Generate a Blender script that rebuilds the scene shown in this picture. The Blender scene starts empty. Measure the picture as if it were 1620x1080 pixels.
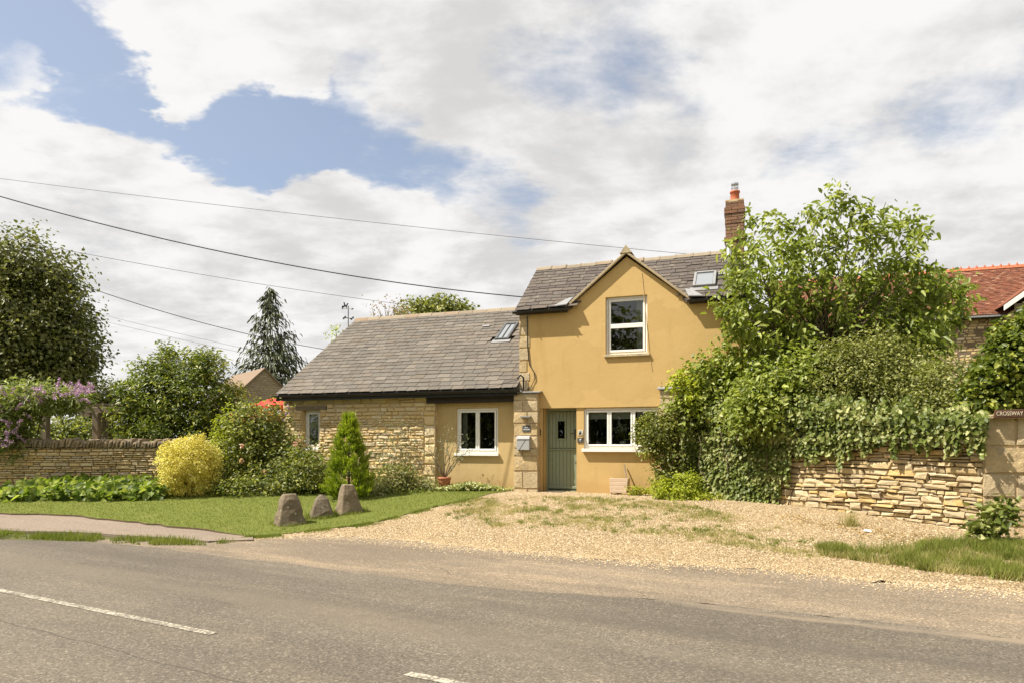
import bpy, bmesh, math, random
import numpy as np
from mathutils import Vector, Matrix
random.seed(7); RS = np.random.RandomState(11)
SC = bpy.context.scene; COL = SC.collection
R = math.radians
# ------------------------------------------------------------------ camera, sky, sun, exposure
F, HY, HC = 1080.0, 698.0, 1.6              # focal length (px of the 1620 photo), horizon row, eye height
cam = bpy.data.cameras.new('camera'); cam.lens = 24; cam.sensor_width = 36; cam.sensor_fit = 'HORIZONTAL'
cam.shift_y = (HY-540)/1620; cam.clip_end = 2000; cam.clip_start = .05
co = bpy.data.objects.new('camera', cam); COL.objects.link(co)
co.location = (0, 0, HC); co.rotation_euler = (R(90), 0, 0); SC.camera = co
SUN_AZ, SUN_EL = R(77), R(55.5)             # azimuth from -Y towards -X
TOSUN = Vector((-math.sin(SUN_AZ)*math.cos(SUN_EL), -math.cos(SUN_AZ)*math.cos(SUN_EL), math.sin(SUN_EL)))
sl = bpy.data.lights.new('sun', 'SUN'); sl.energy = 5.0; sl.angle = R(.53); sl.color = (1, .93, .82)
so = bpy.data.objects.new('sun', sl); COL.objects.link(so); so.rotation_euler = TOSUN.to_track_quat('Z', 'Y').to_euler()
so.location = (-20, -5, 30)
SC.view_settings.view_transform = 'Standard'; SC.view_settings.look = 'None'; SC.view_settings.gamma = 1
SC.view_settings.use_curve_mapping = False; SC.view_settings.exposure = 0.85

class G:                                     # small node-graph builder
    def __init__(s, tree): s.t = tree; s.N = tree.nodes; s.L = tree.links
    def n(s, typ, inp=None, **at):
        nd = s.N.new(typ)
        for k, v in at.items(): setattr(nd, k, v)
        for k, v in (inp or {}).items(): s.put(nd.inputs[k], v)
        return nd
    def put(s, sock, v):
        if isinstance(v, bpy.types.NodeSocket): s.L.new(v, sock)
        elif isinstance(v, bpy.types.Node): s.L.new(v.outputs[0], sock)
        else:
            if hasattr(sock.default_value, '__len__') and not hasattr(v, '__len__'): v = [v]*len(sock.default_value)
            if hasattr(v, '__len__') and len(sock.default_value) == 4 and len(v) == 3: v = (*v, 1)
            sock.default_value = v
    def math(s, op, a, b=0.0, clamp=False):
        return s.n('ShaderNodeMath', {0: a, 1: b}, operation=op, use_clamp=clamp).outputs[0]
    def mix(s, f, a, b, blend='MIX'):
        m = s.n('ShaderNodeMix', data_type='RGBA', blend_type=blend)
        s.put(m.inputs['Factor'], f); s.put(m.inputs['A'], a); s.put(m.inputs['B'], b)
        return m.outputs['Result']
    def ramp(s, f, stops, interp='LINEAR'):
        r = s.n('ShaderNodeValToRGB'); s.put(r.inputs[0], f); cr = r.color_ramp; cr.interpolation = interp
        while len(cr.elements) < len(stops): cr.elements.new(.5)
        for e, (p, c) in zip(cr.elements, stops): e.position = p; e.color = (c, c, c, 1) if not hasattr(c, '__len__') else (*c, 1)
        return r.outputs[0]
    def noise(s, vec, scale, detail=3, rough=.55, dist=0.0, col=False):
        nd = s.n('ShaderNodeTexNoise', {'Scale': scale, 'Detail': detail, 'Roughness': rough, 'Distortion': dist})
        if vec is not None: s.put(nd.inputs['Vector'], vec)
        return nd.outputs['Color' if col else 'Fac']
    def vmath(s, op, a, b=(0, 0, 0)):
        nd = s.n('ShaderNodeVectorMath', operation=op); s.put(nd.inputs[0], a); s.put(nd.inputs[1], b)
        return nd.outputs['Value' if op in ('DOT_PRODUCT', 'LENGTH') else 'Vector']
    def sstep(s, x, a, b):
        m = s.n('ShaderNodeMapRange', interpolation_type='SMOOTHSTEP')
        s.put(m.inputs['Value'], x); s.put(m.inputs['From Min'], a); s.put(m.inputs['From Max'], b); return m.outputs[0]

W = bpy.data.worlds.new('World'); SC.world = W; W.use_nodes = True
def pdir(px, py): return Vector(((px-810)/F, 1, (HY-py)/F)).normalized()
def build_world():
    g = G(W.node_tree); g.N.clear()
    out = g.n('ShaderNodeOutputWorld'); bg = g.n('ShaderNodeBackground', {'Strength': .1}); g.L.new(bg.outputs[0], out.inputs[0])
    sky = g.n('ShaderNodeTexSky', sky_type='NISHITA', sun_disc=False, sun_elevation=SUN_EL,
              sun_rotation=math.atan2(TOSUN.x, TOSUN.y), altitude=100, air_density=1.0, dust_density=2.0, ozone_density=1.5)
    d = g.n('ShaderNodeTexCoord').outputs['Generated']
    x, y, z = [g.n('ShaderNodeSeparateXYZ', {0: d}).outputs[i] for i in range(3)]
    zz = g.math('ADD', g.math('MAXIMUM', z, 0.0), .24)
    p = g.n('ShaderNodeCombineXYZ', {0: g.math('DIVIDE', x, zz), 1: g.math('DIVIDE', y, zz), 2: 0.0}).outputs[0]
    pm = g.vmath('ADD', g.vmath('MULTIPLY', p, (.8, 1.0, 1)), (3.1, 1.7, 0))
    n1 = g.noise(pm, 1.9, 12, .60, .15)
    nb = g.noise(g.vmath('ADD', pm, (-.085, -.02, 0)), 1.9, 12, .60, .15)      # the same field a little towards the sun: its difference lights the puffs
    n2 = g.noise(g.vmath('ADD', pm, (8.3, 2.2, 0)), .8, 5, .5, .3)
    n3 = g.noise(g.vmath('MULTIPLY', pm, (1, 1.5, 1)), 6.5, 8, .62, .3)
    d = g.vmath('NORMALIZE', g.vmath('ADD', d, g.vmath('MULTIPLY', g.vmath('SUBTRACT', g.noise(pm, 2.4, 6, .6, col=True), (.5, .5, .5)), (.34, .2, .30))))
    # the open gap of blue between the cloud banks
    hole = None
    for (px, py, wd, k) in ((40, 60, 7, 1.0), (120, 120, 6, 1.0), (200, 165, 5.5, 1), (275, 185, 5.5, 1), (350, 205, 5.5, 1), (440, 225, 5.5, 1), (520, 250, 5, .9), (600, 275, 5, .8), (680, 300, 5, .65),
                            (770, 320, 5, .5), (560, 160, 4.5, .6), (20, -130, 8, .9), (140, -60, 7, .9), (900, 90, 6, .32), (980, 20, 6, .34), (1560, 130, 6, .24), (1300, 330, 5, .3), (330, 130, 4, .8)):
        dt = g.vmath('DOT_PRODUCT', d, tuple(pdir(px, py)))
        h = g.math('MULTIPLY', g.sstep(dt, math.cos(R(wd*1.35)), math.cos(R(wd*.3))), k)
        hole = h if hole is None else g.math('MAXIMUM', hole, h)
    for (px, py, wd, k) in ((295, 40, 4.3, 1.0), (235, 20, 3.5, .8), (440, 125, 2.3, .6), (60, 280, 5.5, 1), (190, 310, 5, 1), (330, 350, 5, 1), (480, 390, 5, 1), (610, 420, 5, .8), (30, 95, 1.6, .35)):   # heaped clouds standing in it
        dt = g.vmath('DOT_PRODUCT', d, tuple(pdir(px, py)))
        h = g.math('MULTIPLY', g.sstep(dt, math.cos(R(wd*1.25)), math.cos(R(wd*.4))), k)
        hole = g.math('SUBTRACT', hole, h)
    hole = g.math('MAXIMUM', hole, 0.0)
    cov = g.math('SUBTRACT', g.math('ADD', g.math('ADD', n1, .205), g.math('MULTIPLY', g.math('SUBTRACT', n3, .5), .20)), g.math('MULTIPLY', hole, .45))
    mask = g.sstep(cov, .36, .60)
    lit = g.math('SUBTRACT', n1, nb)
    tone = g.sstep(g.math('ADD', g.math('ADD', g.math('MULTIPLY', lit, 1.9), n2), g.math('MULTIPLY', g.math('SUBTRACT', n3, .5), .30)), .20, .66)
    ccol = g.mix(tone, (3.95, 3.86, 3.77), (5.45, 5.36, 5.24))
    skyc = g.mix(1.0, sky.outputs[0], (.92, .90, .88), 'MULTIPLY')
    skyc = g.mix(g.math('ADD', .12, g.math('MULTIPLY', n2, .25)), skyc, (4.2, 4.3, 4.5))
    g.L.new(g.mix(g.math('MULTIPLY', mask, .96), skyc, ccol), bg.inputs[0])
build_world()

# ------------------------------------------------------------------ ground shape and pixel helpers
EX = np.array([-60, -14, -10, -4.5, -2.7, 2.2, 5.5, 9, 14, 60.]); EY = np.array([20, 13.8, 12.6, 11.6, 11.2, 8.9, 7.5, 6.2, 4, -12.])
def zg(x, y):
    t = np.clip((np.asarray(y)-np.interp(x, EX, EY))/5.5, 0, 1); t = t*t*(3-2*t)*.35+t*.65
    return .4*t
def gp(px, py):                              # ground point seen at a pixel
    z = .1
    for _ in range(40):
        Y = (HC-z)*F/(py-HY); X = (px-810)/F*Y; z = .6*z+.4*float(zg(X, Y))
    return X, Y
def P(px, py, Y): return Vector(((px-810)/F*Y, Y, HC+(HY-py)/F*Y))
TH = math.atan(1080/3000); CT, ST = math.cos(TH), math.sin(TH); HO = Vector((1.125, 16.2, .4))
def fac(px, py, v=0.0, O=HO):                # pixel -> (u, z) on a plane parallel to the facade at depth v
    r = (px-810)/F; u = (r*(O.y+CT*v)-O.x-ST*v)/(CT+r*ST); Y = O.y-ST*u+CT*v
    return u, HC+(HY-py)/F*Y-O.z
def loc2w(u, v, z, O=HO): return Vector((O.x+CT*u+ST*v, O.y-ST*u+CT*v, O.z+z))

# ------------------------------------------------------------------ object helpers
def link(o, parent=None):
    COL.objects.link(o)
    if parent is not None: o.parent = parent
    return o
def tag(o, label=None, cat=None, group=None, kind=None):
    for k, v in (('label', label), ('category', cat), ('group', group), ('kind', kind)):
        if v: o[k] = v
    return o
def empty(name, loc=(0, 0, 0), rz=0.0, **kw):
    o = bpy.data.objects.new(name, None); o.location = loc; o.rotation_euler = (0, 0, rz); o.empty_display_size = .2
    return tag(link(o), **kw)
def mesh(name, V, Fc, mat, parent=None, smooth=False, **kw):
    me = bpy.data.meshes.new(name); me.from_pydata([tuple(v) for v in V], [], Fc); me.materials.append(mat)
    if smooth: me.polygons.foreach_set('use_smooth', [True]*len(me.polygons))
    me.update(); return tag(link(bpy.data.objects.new(name, me), parent), **kw)
def npmesh(name, V, Fa, mat, parent=None, rnd=None, smooth=False, **kw):   # fast mesh from arrays
    me = bpy.data.meshes.new(name); n, k = Fa.shape
    me.vertices.add(len(V)); me.vertices.foreach_set('co', np.ascontiguousarray(V, dtype=np.float32).ravel())
    me.loops.add(n*k); me.loops.foreach_set('vertex_index', np.ascontiguousarray(Fa, dtype=np.int32).ravel())
    me.polygons.add(n); me.polygons.foreach_set('loop_start', np.arange(0, n*k, k, dtype=np.int32))
    if rnd is not None:
        a = me.attributes.new('rnd', 'FLOAT', 'POINT'); a.data.foreach_set('value', np.ascontiguousarray(rnd, dtype=np.float32))
    me.update(calc_edges=True); me.validate()
    if smooth: me.polygons.foreach_set('use_smooth', [True]*n)
    me.materials.append(mat); return tag(link(bpy.data.objects.new(name, me), parent), **kw)
class MB:                                    # collects boxes, tubes and polygons into ONE mesh
    def __init__(s): s.V = []; s.F = []
    def box(s, x0, x1, y0, y1, z0, z1, M=None):
        b = len(s.V); pts = [(x, y, z) for z in (z0, z1) for y in (y0, y1) for x in (x0, x1)]
        s.V += [tuple(M @ Vector(p)) for p in pts] if M else pts
        s.F += [tuple(b+i for i in q) for q in ((0, 2, 3, 1), (4, 5, 7, 6), (0, 1, 5, 4), (2, 6, 7, 3), (0, 4, 6, 2), (1, 3, 7, 5))]; return s
    def poly(s, pts): b = len(s.V); s.V += [tuple(p) for p in pts]; s.F.append(tuple(range(b, b+len(pts)))); return s
    def prism(s, pts, off):                  # polygon extruded by a vector
        off = Vector(off); b = len(s.V); n = len(pts); s.V += [tuple(p) for p in pts]+[tuple(Vector(p)+off) for p in pts]
        s.F += [tuple(range(b, b+n)), tuple(range(b+2*n-1, b+n-1, -1))]+[(b+i, b+n+i, b+n+(i+1) % n, b+(i+1) % n) for i in range(n)]; return s
    def tube(s, pts, r, n=6, r1=None, cap=True):
        pts = [Vector(p) for p in pts]; m = len(pts); b = len(s.V)
        for i, p in enumerate(pts):
            t = (pts[min(i+1, m-1)]-pts[max(i-1, 0)]).normalized(); a = t.cross((0, 0, 1) if abs(t.z) < .9 else (1, 0, 0)).normalized(); c = t.cross(a)
            q = r if r1 is None else r+(r1-r)*i/(m-1)
            s.V += [tuple(p+q*(math.cos(2*math.pi*k/n)*a+math.sin(2*math.pi*k/n)*c)) for k in range(n)]
        for i in range(m-1):
            for k in range(n): s.F.append((b+i*n+k, b+i*n+(k+1) % n, b+(i+1)*n+(k+1) % n, b+(i+1)*n+k))
        if cap: s.F += [tuple(range(b+n-1, b-1, -1)), tuple(range(b+(m-1)*n, b+m*n))]
        return s
    def lathe(s, c, prof, n=16):             # profile of (radius, z) about a vertical axis
        b = len(s.V); c = Vector(c)
        for r, z in prof: s.V += [tuple(c+Vector((r*math.cos(2*math.pi*k/n), r*math.sin(2*math.pi*k/n), z))) for k in range(n)]
        for i in range(len(prof)-1):
            for k in range(n): s.F.append((b+i*n+k, b+i*n+(k+1) % n, b+(i+1)*n+(k+1) % n, b+(i+1)*n+k))
        s.F += [tuple(range(b+n-1, b-1, -1)), tuple(range(b+(len(prof)-1)*n, b+len(prof)*n))]; return s
    def build(s, name, mat, parent=None, smooth=False, **kw): return mesh(name, s.V, s.F, mat, parent, smooth, **kw)
def bevel(o, w=.006, seg=2):
    m = o.modifiers.new('bevel', 'BEVEL'); m.width = w; m.segments = seg; m.limit_method = 'ANGLE'; return o

# ------------------------------------------------------------------ materials
def material(name):
    m = bpy.data.materials.new(name); m.use_nodes = True; g = G(m.node_tree); g.N.clear()
    g.out = g.n('ShaderNodeOutputMaterial'); g.pos = g.n('ShaderNodeNewGeometry').outputs['Position']; g.m = m; return g
def finish(g, col, rough=.85, bump=None, bs=.3, bd=.01, spec=.3, metal=0.0):
    b = g.n('ShaderNodeBsdfPrincipled'); g.put(b.inputs['Base Color'], col); g.put(b.inputs['Roughness'], rough)
    g.put(b.inputs['Specular IOR Level'], spec); g.put(b.inputs['Metallic'], metal)
    if bump is not None: g.put(b.inputs['Normal'], g.n('ShaderNodeBump', {'Strength': bs, 'Distance': bd, 'Height': bump}).outputs[0])
    g.L.new(b.outputs[0], g.out.inputs[0]); return g.m
def plain(name, col, rough=.6, var=.12, scale=9, bs=.15, spec=.4, metal=0.0):
    g = material(name); n = g.noise(g.pos, scale, 5)
    c = g.mix(n, tuple(x*(1-var) for x in col), tuple(min(1, x*(1+var)) for x in col))
    return finish(g, c, rough, g.noise(g.pos, scale*9, 2), bs, .004, spec, metal)
def island(g):                               # one random value per piece, joined or separate
    a = g.n('ShaderNodeObjectInfo').outputs['Random']; b = g.n('ShaderNodeNewGeometry').outputs['Random Per Island']
    return g.math('FRACT', g.math('ADD', a, g.math('MULTIPLY', b, 3.7)))
def pieces(name, stops, mottled=.35, scale=14, rough=.9, bs=.6, bd=.02, lichen=None):
    g = material(name); r = island(g); c = g.ramp(r, stops)
    n = g.noise(g.pos, scale, 6, .65)
    c = g.mix(mottled, c, g.mix(n, (.25, .22, .18), (1.5, 1.48, 1.42)), 'MULTIPLY')
    c = g.mix(g.math('MULTIPLY', g.sstep(g.noise(g.pos, scale*2.3, 4, .7), .56, .7), .45), c, g.mix(.5, c, (.12, .10, .07)))
    if lichen: c = g.mix(g.math('MULTIPLY', g.sstep(g.noise(g.pos, lichen[0], 5, .7), lichen[1], lichen[1]+.08), lichen[3]), c, lichen[2])
    h = g.math('ADD', g.noise(g.pos, scale*1.6, 5, .65), g.math('MULTIPLY', g.noise(g.pos, scale*6, 3), .4))
    return finish(g, g.mix(1.0, c, (1.12, 1.12, 1.12), 'MULTIPLY'), rough, h, bs, bd, .2)
M = {}
def render_mat(name, a, b, stain):
    g = material(name); n = g.noise(g.pos, 1.3, 5, .6); c = g.mix(n, a, b)
    st = g.vmath('MULTIPLY', g.pos, (2.2, 2.2, .35)); c = g.mix(g.math('MULTIPLY', g.sstep(g.noise(st, 1.6, 5, .65), .52, .72), .35), c, stain)
    c = g.mix(g.math('MULTIPLY', g.sstep(g.noise(g.pos, 5, 6, .7), .60, .75), .22), c, (.75, .62, .38))
    z = g.n('ShaderNodeSeparateXYZ', {0: g.pos}).outputs[2]
    low = g.math('MULTIPLY', g.sstep(g.math('ADD', z, g.math('MULTIPLY', g.noise(g.pos, 3, 4), -.5)), .62, .25), .45)   # rain-splash soil at the foot
    c = g.mix(low, c, (.40, .25, .10))
    sk = g.vmath('MULTIPLY', g.pos, (3.1, 3.1, .30)); c = g.mix(g.math('MULTIPLY', g.math('MULTIPLY', g.sstep(g.noise(sk, 1.3, 6, .7), .54, .75), g.sstep(g.noise(g.pos, .9, 3), .42, .6)), .26), c, tuple(x*.62 for x in stain))
    rp = g.n('ShaderNodeTexVoronoi', {'Vector': g.vmath('ADD', g.pos, g.vmath('MULTIPLY', g.noise(g.pos, 1.5, 3, col=True), (.6, .6, .6))), 'Scale': .75}).outputs['Color']
    c = g.mix(.16, c, g.mix(g.n('ShaderNodeSeparateColor', {0: rp}).outputs[1], (.70, .68, .62), (1.25, 1.25, 1.25)), 'MULTIPLY')
    h = g.math('ADD', g.noise(g.pos, 3, 4), g.math('MULTIPLY', g.noise(g.pos, 60, 3), .35)); return finish(g, c, .92, h, .35, .02, .15)
M['yellow'] = render_mat('ochre_render', (.505, .345, .140), (.565, .395, .170), (.42, .275, .105))
M['tan'] = render_mat('tan_render', (.47, .345, .165), (.54, .40, .20), (.38, .26, .12))
ST_STOPS = [(0, (.47, .355, .19)), (.2, (.56, .44, .25)), (.4, (.52, .36, .145)), (.55, (.60, .49, .31)), (.7, (.42, .345, .23)), (.85, (.55, .41, .20)), (1, (.62, .53, .36))]
WG_STOPS = [(0, (.56, .43, .235)), (.2, (.64, .50, .29)), (.4, (.60, .43, .19)), (.55, (.67, .55, .35)), (.7, (.52, .43, .29)), (.85, (.62, .47, .24)), (1, (.68, .58, .40))]
M['stone'] = pieces('limestone', ST_STOPS)
M['stone_wing'] = pieces('honey_limestone', WG_STOPS, .28)
M['browntile'] = pieces('brown_tile', [(0, (.17, .125, .09)), (.5, (.21, .155, .11)), (1, (.19, .14, .105))], .3, 6)
M['stone_dark'] = pieces('weathered_limestone', [(0, (.20, .155, .10)), (.4, (.28, .21, .13)), (.7, (.22, .18, .13)), (1, (.34, .26, .16))], lichen=(9, .58, (.36, .34, .26), .5))
M['stone_pale'] = pieces('dressed_limestone', [(0, (.40, .32, .20)), (.5, (.50, .41, .27)), (1, (.45, .34, .18))], .55, 9, lichen=(7, .56, (.27, .24, .18), .6), bd=.035)
M['stadd'] = pieces('staddle_stone', [(0, (.23, .18, .12)), (.5, (.15, .12, .082)), (1, (.13, .108, .08))], .5, 7, lichen=(12, .60, (.50, .46, .36), .7), bd=.03)
M['verge'] = pieces('verge_stone', [(0, (.33, .265, .17)), (1, (.38, .31, .20))], .35, 9)
M['mortar'] = plain('mortar', (.52, .40, .235), .95, .3, 14, .5)
M['joint'] = plain('dry_joint', (.16, .12, .08), .95, .3, 14, .5)
M['slate'] = pieces('slate', [(0, (.095, .083, .069)), (.3, (.125, .110, .092)), (.6, (.107, .097, .085)), (.85, (.152, .134, .112)), (1, (.118, .098, .076))], .38, 5, .75, .35, .006, lichen=(3.2, .60, (.19, .175, .14), .5))
M['slate_old'] = pieces('old_slate', [(0, (.075, .062, .055)), (.3, (.10, .085, .074)), (.6, (.085, .073, .066)), (.85, (.125, .105, .088)), (1, (.095, .078, .063))], .45, 5, .8, .4, .008, lichen=(5, .60, (.21, .19, .14), .6))
M['ridge'] = pieces('ridge_tile', [(0, (.20, .165, .12)), (.5, (.25, .21, .155)), (1, (.23, .165, .11))], .4, 9, lichen=(9, .6, (.16, .14, .11), .7))
M['redtile'] = pieces('clay_tile', [(0, (.155, .058, .034)), (.3, (.20, .078, .045)), (.6, (.125, .052, .034)), (.9, (.22, .10, .06)), (1, (.29, .18, .12))], .3, 6, .85, .3, .01)
M['brick'] = pieces('brick', [(0, (.20, .105, .065)), (.35, (.25, .14, .085)), (.6, (.16, .095, .065)), (.85, (.28, .175, .115)), (1, (.20, .145, .105))], .4, 20, lichen=(10, .62, (.22, .19, .12), .6))
M['white'] = plain('white_paint', (.80, .79, .75), .45, .06, 6, .05)
M['black'] = plain('black_paint', (.016, .015, .014), .4, .3, 6, .1)
M['beam'] = plain('stained_beam', (.035, .025, .018), .7, .35, 8, .4)
M['lead'] = plain('lead', (.24, .24, .24), .5, .25, 9, .3)
M['steel'] = plain('steel', (.55, .56, .57), .35, .1, 6, .05, .5, .9)
M['grey_paint'] = plain('grey_paint', (.36, .36, .36), .4, .05, 6, .03)
M['dark_grey'] = plain('slate_plaque', (.075, .08, .082), .5, .15, 8, .1)
M['door'] = plain('sage_paint', (.225, .265, .180), .45, .07, 5, .05)
M['cream'] = plain('cream_cloth', (.55, .52, .44), .9, .08, 14, .2)
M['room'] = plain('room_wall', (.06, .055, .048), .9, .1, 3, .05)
M['terracotta'] = plain('terracotta', (.36, .13, .065), .75, .2, 9, .2)
M['pot_red'] = plain('chimney_clay', (.40, .115, .05), .75, .15, 9, .2)
M['oldwood'] = plain('weathered_wood', (.21, .165, .11), .85, .25, 12, .4)
M['pinewood'] = plain('bleached_wood', (.56, .43, .31), .8, .12, 10, .3)
M['bark'] = plain('bark', (.115, .085, .055), .95, .4, 16, .8)
M['soil'] = plain('soil', (.10, .068, .04), .98, .4, 10, .8)
M['red_canvas'] = plain('red_canvas', (.62, .04, .025), .8, .06, 5, .1)
M['cable'] = plain('cable', (.02, .02, .02), .6, .1, 5, 0)
M['grey_cable'] = plain('grey_cable', (.12, .12, .12), .6, .1, 5, 0)
M['flag'] = plain('flagstone', (.40, .32, .21), .9, .2, 8, .4)
M['mat'] = plain('door_mat', (.11, .085, .06), .98, .3, 40, .8)
M['sign_wood'] = plain('sign_board', (.085, .038, .02), .7, .3, 12, .3)
M['letter'] = plain('cream_letter', (.60, .52, .38), .7, .1, 10, 0)
def glass():
    g = material('window_glass'); fr = g.n('ShaderNodeFresnel', {'IOR': 1.52}); tr = g.n('ShaderNodeBsdfTransparent', {'Color': (.82, .86, .84)})
    gl = g.n('ShaderNodeBsdfGlossy', {'Roughness': .015}); mx = g.n('ShaderNodeMixShader')
    g.put(mx.inputs[0], g.math('MULTIPLY', fr.outputs[0], 1.6, True)); g.L.new(tr.outputs[0], mx.inputs[1]); g.L.new(gl.outputs[0], mx.inputs[2])
    g.L.new(mx.outputs[0], g.out.inputs[0]); return g.m
M['glass'] = glass()
def leafmat(name, stops, trans=.3, rough=.45, spec=.4, tcol=1.5):
    g = material(name); at = g.n('ShaderNodeAttribute', attribute_name='rnd').outputs['Fac']; c = g.ramp(at, stops)
    b = g.n('ShaderNodeBsdfPrincipled', {'Roughness': rough, 'Specular IOR Level': spec}); g.put(b.inputs['Base Color'], c)
    t = g.n('ShaderNodeBsdfTranslucent'); g.put(t.inputs[0], g.mix(1.0, c, (tcol, tcol*1.05, tcol*.6), 'MULTIPLY'))
    mx = g.n('ShaderNodeMixShader', {0: trans}); g.L.new(b.outputs[0], mx.inputs[1]); g.L.new(t.outputs[0], mx.inputs[2]); g.L.new(mx.outputs[0], g.out.inputs[0]); return g.m
def lm(name, dark, mid, light, **k): return leafmat(name, [(0, dark), (.5, mid), (.88, light), (1, tuple(min(.9, x*1.25) for x in light))], **k)
L = dict(
    tree=lm('walnut_leaf', (.085, .115, .018), (.205, .25, .040), (.38, .41, .10), trans=.36),
    olive=lm('hedge_leaf', (.070, .088, .018), (.18, .195, .042), (.34, .34, .11), trans=.3),
    ivy=lm('ivy_leaf', (.045, .068, .012), (.135, .170, .030), (.39, .39, .16), rough=.45, spec=.3, trans=.25),
    bay=lm('bay_leaf', (.036, .058, .008), (.105, .140, .016), (.33, .345, .055), rough=.42, spec=.35, trans=.3),
    far=lm('far_leaf', (.060, .070, .018), (.130, .140, .034), (.25, .25, .075), trans=.3),
    fir=lm('fir_needle', (.038, .048, .020), (.065, .078, .030), (.105, .118, .048), trans=.1),
    gold=lm('golden_leaf', (.36, .31, .050), (.58, .50, .12), (.74, .67, .25), trans=.35),
    rose=lm('rose_leaf', (.050, .070, .014), (.145, .170, .030), (.37, .37, .09), trans=.35),
    conifer=lm('conifer_frond', (.085, .145, .008), (.20, .27, .016), (.36, .41, .040), trans=.3),
    grey=lm('olive_leaf', (.15, .16, .095), (.22, .23, .14), (.31, .31, .20)),
    shrub=lm('shrub_leaf', (.08, .095, .025), (.19, .20, .055), (.38, .36, .14), trans=.35),
    bergenia=lm('bergenia_leaf', (.045, .080, .010), (.135, .19, .022), (.30, .34, .075), rough=.5, spec=.3, trans=.35),
    varieg=lm('variegated_leaf', (.18, .22, .07), (.36, .37, .16), (.55, .53, .30)),
    lime=lm('lime_leaf', (.19, .235, .018), (.31, .35, .028), (.44, .46, .06), trans=.4),
    bud=lm('buddleia_leaf', (.07, .095, .025), (.175, .21, .05), (.35, .37, .13), trans=.35),
    purple=lm('purple_flower', (.30, .15, .34), (.46, .28, .50), (.60, .44, .62), trans=.2),
    pink=lm('pink_petal', (.60, .28, .22), (.72, .42, .34), (.80, .60, .50), trans=.2),
    orange=lm('orange_petal', (.55, .09, .02), (.60, .16, .04), (.65, .30, .10), trans=.2),
    white=lm('white_petal', (.55, .55, .48), (.68, .68, .60), (.75, .75, .68), trans=.2),
    grass=lm('grass_blade', (.105, .135, .022), (.165, .195, .034), (.25, .265, .065), rough=.6, spec=.2),
    dry=lm('dry_grass', (.20, .20, .06), (.32, .29, .11), (.46, .40, .20), rough=.7, spec=.2),
    twig=lm('dead_leaf', (.18, .11, .05), (.26, .17, .08), (.36, .25, .13)),
    dead=lm('dry_leaf', (.30, .20, .10), (.40, .28, .15), (.50, .36, .20)),
)

# ------------------------------------------------------------------ foliage builders (numpy)
def unit(v): return v/np.maximum(np.linalg.norm(v, axis=1, keepdims=True), 1e-9)
def rdir(n): return unit(RS.normal(size=(n, 3)))
def leaf_arrays(pos, ax, nr, ln, wd, fold=.25, droop=.15):
    n = len(pos); ax = unit(ax); nr = unit(nr-ax*np.sum(nr*ax, 1, keepdims=True)); sd = np.cross(ax, nr)
    ln = np.broadcast_to(ln, (n,))[:, None]; wd = np.broadcast_to(wd, (n,))[:, None]
    def pt(t, s, h): return pos+ax*ln*t+sd*wd*s+nr*wd*h-np.array([0, 0, 1.])*ln*droop*t*t
    V = np.stack([pt(0, 0, 0), pt(.3, .5, fold), pt(.7, .38, fold*.8), pt(1, 0, 0), pt(.7, -.38, fold*.8), pt(.3, -.5, fold)], 1).reshape(-1, 3)
    b = np.arange(n)[:, None]*6
    Fa = np.concatenate([b+np.array([[0, 1, 2, 3]]), b+np.array([[0, 3, 4, 5]])], 0); return V, Fa
def leaves(name, pos, ax, nr, ln, wd, mat, parent=None, rnd=None, fold=.25, droop=.15, **kw):
    V, Fa = leaf_arrays(pos, ax, nr, ln, wd, fold, droop); n = len(pos)
    if rnd is None: rnd = RS.rand(n)
    return npmesh(name, V, Fa, mat, parent, np.repeat(rnd, 6), **kw)
def lobe(px, py, Y, rx, rz, ry=None):
    s = Y/F; c = P(px, py, Y); return (np.array(c), np.array([rx*s, ry if ry else rx*s*.85, rz*s]))
def cloud(lobes, n, clump=.12, per=14, lo=.5, hi=1.04, up=.45, out=.6, wild=.7):
    """leaf positions, axes and normals in clumps through the volume of some lobes"""
    K = max(1, n//per); ar = np.array([(r[0]*r[1]+r[1]*r[2]+r[0]*r[2]) for c, r in lobes]); li = RS.choice(len(lobes), K, p=ar/ar.sum())
    C = np.array([lobes[i][0] for i in li]); Rr = np.array([lobes[i][1] for i in li]); d = rdir(K)
    rad = lo+(hi-lo)*RS.rand(K)**.55; cen = C+d*Rr*rad[:, None]
    tone = RS.rand(K)
    idx = np.repeat(np.arange(K), per); pos = cen[idx]+RS.normal(size=(K*per, 3))*clump*np.array([1, 1, .8])
    o = unit(d[idx]/np.maximum(Rr[idx], 1e-3)); nr = o*out+np.array([0, 0, up])+rdir(K*per)*wild
    ax = np.cross(nr, rdir(K*per))+o*.3
    return pos, ax, nr, np.clip(.6*RS.rand(K*per)+.4*tone[idx], 0, 1)
def bush(name, lobes, n, size, mat, parent=None, asp=.5, clump=.12, per=14, zmin=None, clip=None, kwc=None, **kw):
    pos, ax, nr, rn = cloud(lobes, n, clump, per, **(kwc or {}))
    k = pos[:, 2] > (zg(pos[:, 0], pos[:, 1])+.02 if zmin is None else zmin)
    if clip is not None: k &= clip(pos)
    pos, ax, nr, rn = pos[k], ax[k], nr[k], rn[k]
    ln = size*(.65+.7*RS.rand(len(pos))); return leaves(name, pos, ax, nr, ln, ln*asp, mat, parent, rn, **kw)
def wander(a, b, n=6, amp=.08, sag=0.0):
    a, b = Vector(a), Vector(b); d = (b-a).length; o = []
    for i in range(n):
        t = i/(n-1); j = Vector(RS.normal(size=3))*amp*d*math.sin(math.pi*t) if 0 < i < n-1 else Vector((0, 0, 0))
        o.append(a.lerp(b, t)+j+Vector((0, 0, -sag*4*t*(1-t))))
    return o
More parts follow.
